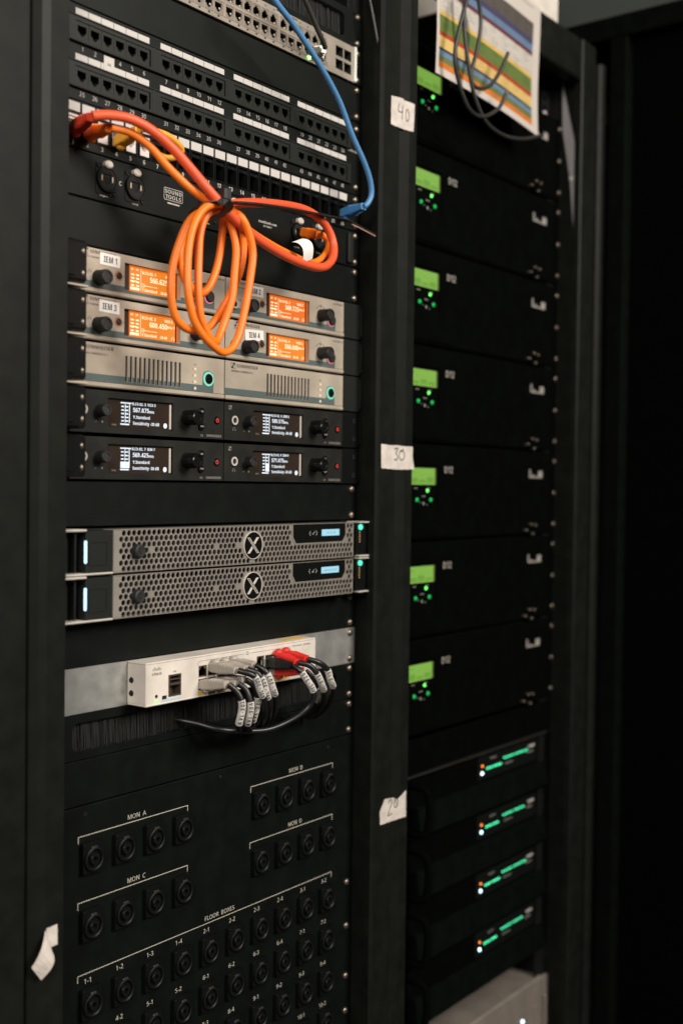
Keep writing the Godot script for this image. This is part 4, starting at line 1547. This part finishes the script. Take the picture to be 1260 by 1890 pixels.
func materials() -> void:
	var grime := noise_tex(0.012, 0.72, 1.0, 3, 5)
	var fine := noise_tex(0.35, 0.0, 1.0, 5, 2)
	var soft := noise_tex(0.008, 0.86, 1.0, 9, 4)
	for d in [["amp_grey", 0.0026, 0.0042, 0.0033, 0.75], ["black", 0.0042, 0.0060, 0.0048, 0.44], ["post", 0.0092, 0.0104, 0.0084, 0.46], ["rail", 0.006, 0.0065, 0.006, 0.6], ["black_satin", 0.0034, 0.0046, 0.0038, 0.45], ["amp_black", 0.0012, 0.0019, 0.0014, 0.85], ["charcoal", 0.018, 0.0185, 0.016, 0.5], ["cabinet", 0.003, 0.0042, 0.0034, 0.75], ["cabinet_dark", 0.0006, 0.0011, 0.0008, 0.95]]:
		var m := mat(d[0], d[1], d[2], d[3], d[4])
		texture_up(m, grime, fine, 3.0, 0.006)
		m.metallic_specular = 0.12 if d[0] in ["amp_black", "amp_grey", "cabinet", "cabinet_dark"] else (0.25 if d[0] == "post" else 0.31)
	for d in [["taupe", 0.50, 0.43, 0.345, 0.45, 0.2], ["switch_face", 0.34, 0.295, 0.245, 0.45, 0.2], ["taupe_light", 0.46, 0.39, 0.32, 0.45, 0.2], ["white_case", 0.72, 0.66, 0.59, 0.55, 0.0], ["white_paint", 0.7, 0.72, 0.66, 0.5, 0.0], ["beige_metal", 0.27, 0.235, 0.205, 0.42, 0.3], ["bezel_metal", 0.30, 0.275, 0.24, 0.4, 0.25], ["taupe_dim", 0.22, 0.19, 0.155, 0.5, 0.1]]:
		var m := mat(d[0], d[1], d[2], d[3], d[4], d[5])
		texture_up(m, soft, fine, 3.0, 0.003)
	var streak := noise_tex(0.02, 0.8, 1.0, 21, 5)
	var g := mat("galvanised", 0.50, 0.50, 0.48, 0.38, 0.6)
	texture_up(g, streak, null, 2.2, 0.0)
	mat("lit_patch_grey", 0.32, 0.305, 0.315, 0.5, 0.1)  # pale grey that paints the light patch and the lit wall piece
	mat("steel_dark", 0.05, 0.048, 0.042, 0.5, 0.5)
	mat("void", 0.0025, 0.0025, 0.0025, 0.85)
	mat("bezel", 0.011, 0.0125, 0.011, 0.45).metallic_specular = 0.35
	mat("jackface", 0.012, 0.0135, 0.0115, 0.45).metallic_specular = 0.35
	mat("socket", 0.006, 0.006, 0.006, 0.6)
	mat("socket_black", 0.0045, 0.0055, 0.005, 0.45).metallic_specular = 0.3
	mat("gloss_black", 0.005, 0.0055, 0.0052, 0.25).metallic_specular = 0.4
	mat("rubber", 0.009, 0.009, 0.0085, 0.55)
	mat("bristle", 0.009, 0.0095, 0.0085, 0.5)
	mat("screw", 0.24, 0.2, 0.16, 0.35, 0.9)
	mat("brass", 0.6, 0.48, 0.34, 0.35, 0.5)
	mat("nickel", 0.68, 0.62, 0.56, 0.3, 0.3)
	mat("nickel_dark", 0.10, 0.09, 0.075, 0.35, 0.8)
	mat("chrome_dull", 0.62, 0.57, 0.51, 0.4, 0.2)
	mat("copper", 0.45, 0.2, 0.12, 0.4, 0.4)
	mat("pin", 0.6, 0.5, 0.4, 0.4, 0.3)
	mat("port_metal", 0.16, 0.13, 0.1, 0.4, 0.8)
	mat("paper", 0.50, 0.475, 0.45, 0.8)
	mat("sticker", 0.78, 0.75, 0.72, 0.6)
	var mk := mat("masking", 0.66, 0.595, 0.54, 0.85)
	texture_up(mk, soft, fine, 9.0, 0.01)
	mat("pen", 0.006, 0.006, 0.007, 0.6)
	mat("ink", 0.018, 0.016, 0.015, 0.6)
	mat("ink_soft", 0.1, 0.2, 0.28, 0.6)
	mat("print_white", 0.44, 0.415, 0.385, 0.7)
	mat("print_bright", 0.52, 0.48, 0.44, 0.5)
	mat("print_cream", 0.46, 0.43, 0.36, 0.7)
	mat("print_mid", 0.27, 0.25, 0.225, 0.7)
	mat("print_dim", 0.20, 0.19, 0.17, 0.7)
	mat("print_amber", 0.45, 0.25, 0.12, 0.7)
	mat("white_plastic", 0.62, 0.56, 0.54, 0.5)
	mat("teal", 0.075, 0.105, 0.105, 0.5)
	mat("pale_blue", 0.42, 0.52, 0.58, 0.6)
	mat("yellow_label", 0.72, 0.44, 0.10, 0.6)
	mat("amber_dark", 0.035, 0.02, 0.012, 0.35)
	mat("glass_reflection_brown", 0.030, 0.021, 0.016, 0.12)  # brown tint paints a reflection into the dark glass
	mat("amp_panel", 0.004, 0.005, 0.0045, 0.8).metallic_specular = 0.15
	mat("floor", 0.06, 0.06, 0.055, 0.7)
	mat("wall", 0.045, 0.053, 0.048, 0.9)
	mat("clear_plug", 0.35, 0.32, 0.27, 0.2)
	mat("cable_black", 0.007, 0.007, 0.007, 0.38)
	mat("cable_grey", 0.05, 0.048, 0.042, 0.5)
	mat("cable_dark", 0.016, 0.016, 0.015, 0.45)
	mat("cable_orange", 0.88, 0.185, 0.010, 0.45)
	mat("cable_coral", 0.72, 0.092, 0.028, 0.48)
	mat("cable_red", 0.55, 0.04, 0.015, 0.5)
	mat("cable_yellow", 0.70, 0.34, 0.03, 0.5)
	mat("cable_blue", 0.075, 0.22, 0.44, 0.45)
	mat("boot_blue", 0.05, 0.2, 0.44, 0.5)
	mat("boot_grey", 0.36, 0.32, 0.28, 0.55)
	mat("boot_red", 0.62, 0.025, 0.018, 0.5)
	mat("tip", 0.55, 0.30, 0.24, 0.5)
	mat("strap", 0.010, 0.010, 0.010, 0.5)
	glow("lcd", 0.92, 0.25, 0.018, 0.85)
	glow("lcd_deep", 0.90, 0.17, 0.010, 0.85)
	glow("lcd_edge", 0.80, 0.15, 0.008, 0.75)
	glow("lcd_text", 1.0, 0.80, 0.50, 1.25)
	glow("oled", 0.72, 0.82, 0.92, 1.1)
	glow("lcd_ice", 0.36, 0.70, 0.85, 0.9)
	glow("lcd_green", 0.19, 0.38, 0.06, 1.0)
	glow("lcd_green_dark", 0.13, 0.29, 0.04, 1.0)
	glow("lcd_olive", 0.07, 0.10, 0.015, 1.0)
	glow("led_green", 0.25, 1.0, 0.15, 7.0)
	glow("led_pale_green", 0.45, 0.85, 0.3, 1.2)
	glow("led_lime", 0.12, 0.9, 0.12, 2.2)
	glow("led_button", 0.0, 0.42, 0.07, 1.0)
	glow("led_jade", 0.05, 0.76, 0.34, 3.4)
	glow("led_mint", 0.10, 0.9, 0.6, 1.3)
	glow("led_ice", 0.55, 0.82, 1.0, 1.5)
	glow("led_ice_bright", 0.55, 0.82, 1.0, 5.0)
	glow("led_orange", 1.0, 0.22, 0.02, 3.0)
	glow("led_red", 0.9, 0.06, 0.04, 1.2)
	glow("led_cream", 0.85, 0.68, 0.45, 0.9)
	glow("glow_pink", 0.85, 0.2, 0.24, 0.9)
	glow("glow_green", 0.22, 0.72, 0.5, 0.95)

func left_rack() -> void:
	brush_panel(12, "black brush strip panel above the grey network switch")
	network_switch()
	blank(10, "plain black blank panel right under the grey network switch")
	patch_panel_48()
	patch_panel_24()
	interface_panel()
	blank(5, "plain black blank panel behind the hanging orange coil")
	transmitter(4, false, "566.625", "1", ["IEM 1", 35.6, 60.8, 28.4, 39.8, -0.02], "VOX 1", "silver unit with orange screen, upper left of four, stickered IEM 1")
	transmitter(4, true, "569.725", "2", ["IEM 2", 34.5, 61.2, 28.0, 39.2, 0.0], "VOX 2", "silver unit with orange screen, upper right of four, sticker half behind coil")
	transmitter(3, false, "600.450", "3", ["IEM 3", 35.0, 60.4, 28.0, 39.4, -0.02], "VOX 3", "silver unit with orange screen, lower left of four, above left combiner")
	transmitter(3, true, "586.000", "4", ["IEM 4", 31.6, 62.4, 23.6, 35.4, 0.05], "VOX 4", "silver unit with orange screen, lower right of four, above right combiner")
	combiner(false, "silver slotted combiner without screen, left one of the pair")
	combiner(true, "silver slotted combiner without screen, right one of the pair")
	receiver(1, false, "567.875", "B.Ch 02. 5  VOX 5", "charcoal unit with white on black screen, upper left of the four")
	receiver(1, true, "580.575", "B.Ch 02. 6  IEM 6", "charcoal unit with white on black screen, upper right of the four")
	receiver(0, false, "569.425", "B.Ch 02. 7  IEM 7", "charcoal unit with white on black screen, lower left of the four")
	receiver(0, true, "571.075", "B.Ch 02. 8  IEM 8", "charcoal unit with white on black screen, lower right of the four")
	blank(-1, "plain black blank panel between the charcoal units and upper server")
	var mesh := grille()
	server(-88.7, mesh, "1.0A  24C 6W", "upper of two servers with honeycomb bezel and X badge")
	server(-132.6, mesh, "showcase2 DANTE", "lower of two servers with honeycomb bezel and X badge")
	blank(-4, "plain black blank panel between the lower server and silver plate")
	router()
	brush_panel(-6, "black brush strip panel under the white network box")
	blank(-7, "plain black blank panel under the lower brush strip")
	speaker_panel()

func right_rack() -> void:
	for k in range(-1, 6):
		power_amp(k, ["topmost green screen amplifier, partly behind the colour chart", "second green screen amplifier from the top, below the colour chart", "third green screen amplifier from the top of the far rack", "fourth green screen amplifier, just above the tape tag 30", "fifth green screen amplifier, its screen beside the tape tag 30", "sixth green screen amplifier, second from the bottom of its stack", "lowest green screen amplifier, above the ones with light rows"][k + 1])
	for k in 4:
		led_amp(k, ["topmost of four amplifiers with jade light rows", "second of four amplifiers with jade light rows", "third of four amplifiers with jade light rows", "lowest of four amplifiers with jade light rows, above the beige unit"][k])
	var o := thing("blank_panel", "plain black panel between green screen amplifiers and light row amplifiers", "blank panel", 0, -394.0, -8)
	var st := S()
	box(st, 313, 795, 1.0, 49.0, -2.5, 0.0, 0.7)
	put(o, "plate", st, M.amp_black)
	silver_amp()

func leads() -> void:
	var red_path := PackedVector3Array([Vector3(-225, 327, 46), Vector3(-212, 330, 52), Vector3(-193, 330, 60), Vector3(-172, 324, 66), Vector3(-150, 311, 72), Vector3(-132, 293, 80), Vector3(-119, 277, 88), Vector3(-104, 265, 92), Vector3(-81, 253, 92), Vector3(-44, 242, 88), Vector3(-3, 236, 82), Vector3(37, 233, 78), Vector3(77, 236, 72), Vector3(102, 250, 66), Vector3(111, 269, 60), Vector3(101, 286, 58), Vector3(79, 295, 58), Vector3(46, 296, 62), Vector3(-10, 288, 72), Vector3(-66, 276, 82), Vector3(-85, 269, 78), Vector3(-82, 270, 60), Vector3(-72, 276, 40)])
	var plug2 := PackedVector3Array([Vector3(-203, 322, 46), Vector3(-186, 321, 52), Vector3(-167, 312, 58), Vector3(-151, 295, 66), Vector3(-133, 280, 74), Vector3(-115, 270, 80), Vector3(-97, 265, 82)])
	var coil := PackedVector3Array([Vector3(-76, 264, 80), Vector3(-94, 267, 84), Vector3(-114, 262, 84), Vector3(-134, 247, 80), Vector3(-145, 223, 76), Vector3(-152, 197, 74), Vector3(-153, 174, 74), Vector3(-147, 155, 74), Vector3(-134, 146, 74), Vector3(-119, 145, 74), Vector3(-101, 150, 72), Vector3(-89, 160, 72), Vector3(-81, 173, 74), Vector3(-74, 188, 78), Vector3(-66, 212, 82), Vector3(-64, 236, 84), Vector3(-71, 253, 86), Vector3(-93, 264, 92), Vector3(-114, 264, 94), Vector3(-132, 255, 94), Vector3(-145, 236, 94), Vector3(-153, 210, 96), Vector3(-155, 178, 98), Vector3(-149, 155, 98), Vector3(-141, 143, 98), Vector3(-130, 134, 98), Vector3(-117, 127, 98), Vector3(-107, 124, 98), Vector3(-96, 128, 98), Vector3(-89, 136, 98), Vector3(-83, 148, 98), Vector3(-75, 175, 98), Vector3(-69, 202, 98), Vector3(-66, 224, 98), Vector3(-72, 243, 98), Vector3(-81, 257, 96), Vector3(-86, 264, 86), Vector3(-104, 264, 86), Vector3(-116, 255, 84), Vector3(-125, 236, 84), Vector3(-129, 209, 86), Vector3(-131, 182, 88), Vector3(-128, 158, 88), Vector3(-122, 147, 88), Vector3(-114, 137, 88), Vector3(-104, 135, 86), Vector3(-97, 143, 84), Vector3(-89, 159, 84), Vector3(-82, 180, 86), Vector3(-79, 204, 86), Vector3(-77, 228, 86), Vector3(-80, 246, 84), Vector3(-86, 259, 82), Vector3(-93, 264, 78), Vector3(-111, 259, 74), Vector3(-129, 239, 70), Vector3(-138, 215, 70), Vector3(-133, 196, 70), Vector3(-123, 186, 70), Vector3(-111, 182, 70), Vector3(-99, 189, 70), Vector3(-89, 206, 70), Vector3(-83, 225, 70), Vector3(-82, 245, 72), Vector3(-84, 260, 76)])
	var orange_out := PackedVector3Array([Vector3(-92, 261, 88), Vector3(-68, 255, 84), Vector3(-43, 249, 80), Vector3(0, 244, 72), Vector3(40, 242, 64), Vector3(71, 241, 58), Vector3(95, 249, 54), Vector3(113, 262, 50), Vector3(119, 274, 47), Vector3(115, 279, 45), Vector3(109, 280, 44)])
	var yellow_path := PackedVector3Array([Vector3(-162, 332, 40), Vector3(-151, 333, 44), Vector3(-132, 332, 46), Vector3(-117, 327, 46), Vector3(-111, 323, 44), Vector3(-114, 317, 40), Vector3(-121, 315, 34), Vector3(-125, 318, 28)])
	var blue_path := PackedVector3Array([Vector3(-15, 508, 70), Vector3(-2, 496, 70), Vector3(33, 483, 66), Vector3(83, 459, 60), Vector3(126, 433, 54), Vector3(157, 402, 50), Vector3(184, 377, 48), Vector3(199, 359, 46), Vector3(204, 344, 44), Vector3(199, 333, 42), Vector3(196, 330, 40)])
	var grey_path := PackedVector3Array([Vector3(40, 532, 60), Vector3(65, 526, 52), Vector3(97, 515, 40), Vector3(117, 506, 34), Vector3(135, 501, 26)])
	var strap := PackedVector3Array([Vector3(-101, 267, 100), Vector3(-61, 274, 95), Vector3(-8, 282, 85), Vector3(55, 291, 70), Vector3(111, 298, 60), Vector3(147, 301, 55), Vector3(167, 296, 60), Vector3(180, 291, 66)])
	var hook1 := PackedVector3Array([Vector3(377, 636, 70), Vector3(364, 595, 66), Vector3(357, 552, 62), Vector3(370, 522, 60), Vector3(393, 496, 60), Vector3(418, 490, 60), Vector3(442, 496, 62), Vector3(465, 512, 66), Vector3(477, 534, 70)])
	var hook2 := PackedVector3Array([Vector3(382, 640, 60), Vector3(385, 596, 58), Vector3(397, 551, 58), Vector3(415, 513, 58), Vector3(443, 487, 60), Vector3(487, 480, 62), Vector3(533, 486, 66), Vector3(581, 502, 70)])
	var hook3 := PackedVector3Array([Vector3(406, 647, 64), Vector3(420, 614, 62), Vector3(415, 577, 60), Vector3(403, 538, 58), Vector3(416, 526, 60), Vector3(442, 535, 64), Vector3(462, 559, 68), Vector3(476, 587, 72)])
	var thin := PackedVector3Array([Vector3(224, 599, 20), Vector3(230, 568, 24), Vector3(238, 537, 26), Vector3(251, 516, 22), Vector3(270, 503, 12)])
	var c302 := PackedVector3Array([Vector3(-56, -205, 62), Vector3(-50, -212, 68), Vector3(-47, -221, 72), Vector3(-46, -231, 72), Vector3(-44, -249, 66), Vector3(-10, -261, 40), Vector3(29, -268, 10)])
	var c304 := PackedVector3Array([Vector3(-41, -206, 62), Vector3(-36, -212, 68), Vector3(-34, -223, 72), Vector3(-33, -233, 72), Vector3(-28, -250, 64), Vector3(9, -265, 36), Vector3(43, -268, 8)])
	var c306 := PackedVector3Array([Vector3(-27, -204, 60), Vector3(-19, -211, 64), Vector3(-15, -223, 66), Vector3(-14, -233, 64), Vector3(-9, -252, 54), Vector3(24, -266, 30), Vector3(55, -268, 8)])
	var c303 := PackedVector3Array([Vector3(-44, -192, 64), Vector3(-37, -195, 72), Vector3(-30, -200, 76), Vector3(-23, -213, 76), Vector3(-10, -230, 72), Vector3(3, -247, 60), Vector3(29, -268, 30), Vector3(52, -267, 8)])
	var c305 := PackedVector3Array([Vector3(-27, -193, 62), Vector3(-22, -196, 70), Vector3(-17, -204, 74), Vector3(-11, -217, 74), Vector3(2, -235, 68), Vector3(21, -253, 50), Vector3(39, -270, 25), Vector3(58, -268, 8)])
	var c307 := PackedVector3Array([Vector3(-14, -190, 62), Vector3(-11, -194, 70), Vector3(-7, -202, 74), Vector3(-1, -214, 74), Vector3(12, -231, 68), Vector3(28, -252, 50), Vector3(46, -272, 22), Vector3(62, -269, 8)])
	var c313 := PackedVector3Array([Vector3(53, -195, 64), Vector3(62, -198, 72), Vector3(69, -206, 76), Vector3(78, -218, 76), Vector3(95, -236, 68), Vector3(116, -256, 46), Vector3(128, -271, 20), Vector3(128, -269, 6)])
	var c315 := PackedVector3Array([Vector3(70, -193, 64), Vector3(79, -197, 72), Vector3(91, -205, 74), Vector3(97, -217, 74), Vector3(114, -234, 66), Vector3(131, -256, 44), Vector3(140, -273, 18), Vector3(138, -270, 6)])
	var c316 := PackedVector3Array([Vector3(69, -206, 62), Vector3(76, -214, 66), Vector3(82, -224, 66), Vector3(93, -236, 60), Vector3(110, -253, 44), Vector3(127, -269, 18), Vector3(131, -268, 6)])
	var cblk := PackedVector3Array([Vector3(48, -198, 62), Vector3(50, -203, 70), Vector3(55, -212, 74), Vector3(63, -223, 76), Vector3(66, -233, 76), Vector3(63, -245, 70), Vector3(47, -256, 62), Vector3(20, -264, 52), Vector3(-7, -263, 42), Vector3(-33, -259, 30), Vector3(-48, -253, 13), Vector3(-57, -250, 2), Vector3(-63, -248, -10)])
	# tape tags
	tape([Vector2(256, 477.5), Vector2(281, 480.5), Vector2(283, 478.8), Vector2(307, 480.4), Vector2(306.4, 462), Vector2(305, 445), Vector2(282, 443), Vector2(255.6, 442.6)], 34.7, "40", [[Vector2(-12, 8), Vector2(-13.5, -1), Vector2(-4, -0.5)], [Vector2(-4.0, 7.5), Vector2(-5.2, -9)], oval(6.5, -1.5, 3.6, 7.2)], "squarish paper tape tag, topmost on the middle post, handwritten 40")
	tape([Vector2(244.0, 50.0), Vector2(262, 49.0), Vector2(280, 49.4), Vector2(298, 48.4), Vector2(313.2, 48.9), Vector2(313.6, 34), Vector2(317.4, 20), Vector2(280, 19.0), Vector2(245.0, 20.2)], 34.7, "30", [[Vector2(-11, 7), Vector2(-4, 7.6), Vector2(-7.5, 1.5), Vector2(-3.5, -2.5), Vector2(-6.5, -6.5), Vector2(-11, -6)], oval(5, -0.5, 5.6, 6.0), [Vector2(3, 4), Vector2(8, 7)]], "widest paper tape tag, halfway up the middle post, handwritten 30")
	tape([Vector2(262, -392.5), Vector2(280, -394.5), Vector2(291, -398), Vector2(299, -395), Vector2(308.6, -390.5), Vector2(309.4, -424.6), Vector2(282, -423.6), Vector2(252.4, -423.0), Vector2(251.6, -406)], 34.7, "20", [[Vector2(-12, 7), Vector2(-7, 9.5), Vector2(-5, 5), Vector2(-12.5, -9), Vector2(-4, -8.2)], oval(4.5, 3.0, 4.4, 5.6), [Vector2(3, 8), Vector2(6, 0)]], "torn edged paper tape tag, lowest on the middle post, handwritten 20")
	var tag0 := tape([Vector2(-260.6, -400.3), Vector2(-248.6, -400.0), Vector2(-248.2, -418.4), Vector2(-257.4, -419.2), Vector2(-262.5, -412)], 34.5, "", [], "torn curled piece of paper tape low on the left post", "")
	var st := S()
	var curl := []
	var edge := [[Vector3(0.6, 7.0, 0.0), Vector3(-8.6, -9.2, 0.0)]]
	for k in 8:
		var f := k / 7.0
		curl.append([Vector3(lerpf(-7.0, -24.0, f), lerpf(8.5, -19.0, f * 0.8 + 0.2 * f * f), sin(f * 2.6) * 6.0 + 0.4), Vector3(lerpf(-1.0, -13.0, f) + 3.0 * sin(f * 3.0), lerpf(-9.6, -34.0, f * f * 0.4 + 0.6 * f), sin(f * 2.9) * 9.0 + 0.4)])
	for k in 7:
		quad(st, curl[k][0], curl[k][1], curl[k + 1][1], curl[k + 1][0])
		var d := Vector3(0, 0, -0.25)
		quad(st, curl[k + 1][0] + d, curl[k + 1][1] + d, curl[k][1] + d, curl[k][0] + d)
	put(tag0, "curled_end", st, M.masking)
	chart()
	# coral lead from port 1
	var o := lead("network_lead", "thick coral red lead running from port 1 to the right hand loop", "network cable", red_path, 4.7, M.cable_coral, "thick leads tied at the coil")
	network_plug(o, aim(Vector3(-209.5, 327.0, 3.0) - red_path[0], Vector3.ZERO), M.clear_plug, M.cable_red, -1.0, 42.0)
	# orange lead with the hanging coil
	var long := PackedVector3Array()
	for p in plug2: long.append(p)
	for p in coil: long.append(p)
	for p in orange_out: long.append(p)
	o = lead("network_lead", "bright orange lead hanging in a coil of loops before the silver units", "network cable", long, 3.9, M.cable_orange, "thick leads tied at the coil")
	network_plug(o, aim(Vector3(-191.5, 327.0, 3.0) - long[0], Vector3.ZERO), M.clear_plug, M.cable_orange, -1.0, 42.0)
	network_plug(o, aim(Vector3(121.4, 289.0, 10.0) - long[0], long[long.size() - 1] - long[0]), M.void, M.cable_orange, -1.0, 33.0)
	# paper flag on the orange lead
	o = thing("cable_flag", "white curled paper flag round the orange lead at right", "label", 33, 245, 71)
	st = S()
	var prev := []
	for k in 14:
		var f := k / 13.0
		var a := lerpf(2.3, -1.2, f)
		var c := Vector3(-6.0 + 12.0 * f, 11.0 - 20.0 * f * f, 6.0 + 9.0 * sin(f * 2.6))
		var w := Vector3(7.0, 3.0, 1.0)
		var row := [c - w, c + w]
		if k > 0:
			quad(st, prev[0], prev[1], row[1], row[0])
			var d := Vector3(0, 0, -0.3)
			quad(st, row[0] + d, row[1] + d, prev[1] + d, prev[0] + d)
		prev = row
	put(o, "sheet", st, M.sticker)
	# tie and strap
	o = thing("cable_tie", "black hook and loop tie holding the orange coil, its long tail pointing right", "cable tie", strap[0].x, strap[0].y, strap[0].z)
	st = S()
	ribbon(st, spline(shift(strap, strap[0])), Vector3(0.80, 0.16, -0.58), 15.0, 1.6)
	put(o, "tail", st, M.strap)
	st = S()
	var tip := shift(PackedVector3Array([strap[5], strap[6], strap[7]]), strap[0] + Vector3(0, 0.9, 0.4))
	ribbon(st, spline(tip), Vector3(0.80, 0.26, -0.58), 15.2, 0.8)
	put(o, "printed_tip", st, M.tip)
	st = S()
	for p in [[Vector3(-3, 6, -4), 5.0]]:
		box(st, p[0].x - 4.5, p[0].x + 5, p[0].y - 11, p[0].y + 8, -11, 1, 2.0)
	put(o, "knot", st, M.strap)
	st = S()
	var loop := PackedVector3Array()
	for k in 17:
		var t := TAU * k / 16.0
		loop.append(Vector3(-14 + cos(t) * 13.0, -9 + sin(t) * 7.0, -12 + cos(t) * 6.0 + sin(t) * 15.0))
	ribbon(st, loop, Vector3(1, 0.2, 0.4), 9.0, 1.2)
	put(o, "loop", st, M.strap)
	# yellow, blue, grey
	o = lead("network_lead", "short yellow lead looping between two ports behind the orange lead", "network cable", yellow_path, 3.2, M.cable_yellow, "")
	network_plug(o, aim(Vector3(-155.4, 327.0, 3.0) - yellow_path[0], Vector3.ZERO), M.clear_plug, M.cable_yellow, -1.0, 36.0)
	o = lead("network_lead", "blue lead falling from above into the last port of the panel", "network cable", blue_path, 3.3, M.cable_blue, "")
	var tail := blue_path[blue_path.size() - 1]
	network_plug(o, aim(Vector3(206.0, 328.0, 2.0) - blue_path[0], tail - blue_path[0]), M.clear_plug, M.boot_blue, -1.0, 38.0)
	o = lead("network_lead", "dark grey lead dropping into the lit port of the network switch", "network cable", grey_path, 3.0, M.cable_grey, "")
	tail = grey_path[grey_path.size() - 1]
	network_plug(o, aim(Vector3(146.0, 501.5, 3.0) - grey_path[0], tail - grey_path[0]), M.clear_plug, M.clear_plug, 1.0, 20.0)
	lead("loose_wire", "thin dark wire running down beside the top of the middle post", "wire", thin, 1.8, M.cable_dark, "")
	for d in [[hook1, "left hooked black cable end hanging before the colour chart"], [hook2, "longest black cable end reaching past the colour chart's lower edge"], [hook3, "right hooked black cable end curling up before the colour chart"]]:
		var path: PackedVector3Array = d[0]
		o = lead("loose_cable", d[1], "cable", path, 2.7, M.cable_dark, "loose cable ends by the chart")
		st = S()
		var e := path[path.size() - 1] - path[0]
		var dir := (path[path.size() - 1] - path[path.size() - 2]).normalized()
		tube(st, PackedVector3Array([e - dir * 0.5, e + dir * 1.6]), 1.9, 10)
		put(o, "cut_end", st, M.copper)
	# leads of the white box
	var za := 27.0
	var gg := "black leads plugged into the white box"
	box_lead(c302, Vector3(-56, -208.6, za), "AVL-302", M.boot_grey, -1.0, 20.0, "grey plugged lead, first from left in the lower row of the white box", gg)
	box_lead(c304, Vector3(-42, -208.6, za), "AVL-304", M.boot_grey, -1.0, 22.0, "grey plugged lead, middle of the lower row of the white box", gg)
	box_lead(c306, Vector3(-28, -208.6, za), "AVL-306", M.boot_grey, -1.0, 24.0, "grey plugged lead, last at right in the lower row of the white box", gg)
	box_lead(c303, Vector3(-42, -192.0, za), "AVL-303", M.boot_grey, 1.0, 17.0, "grey plugged lead, first from left in the upper row of the white box", gg)
	box_lead(c305, Vector3(-28, -192.0, za), "AVL-305", M.boot_grey, 1.0, 16.0, "grey plugged lead, middle of the upper row of the white box", gg)
	box_lead(c307, Vector3(-14, -192.0, za), "AVL-307", M.boot_grey, 1.0, 15.0, "grey plugged lead, last at right in the upper row of the white box", gg)
	box_lead(c313, Vector3(58, -192.0, za), "AVL-313", M.boot_red, 1.0, 24.0, "red plugged lead, upper row, next to the black plug", gg)
	box_lead(c315, Vector3(71, -191.5, za), "AVL-315", M.boot_red, 1.0, 28.0, "red plugged lead, rightmost in the upper row of the white box", gg)
	box_lead(c316, Vector3(59, -208.6, za), "AVL-316", M.boot_red, -1.0, 24.0, "red plugged lead in the lower row, under the black plug", gg)
	box_lead(cblk, Vector3(46, -197.0, za), "AVL-320", M.cable_black, 1.0, 10.0, "long black lead with black plug sweeping left under the box", gg)
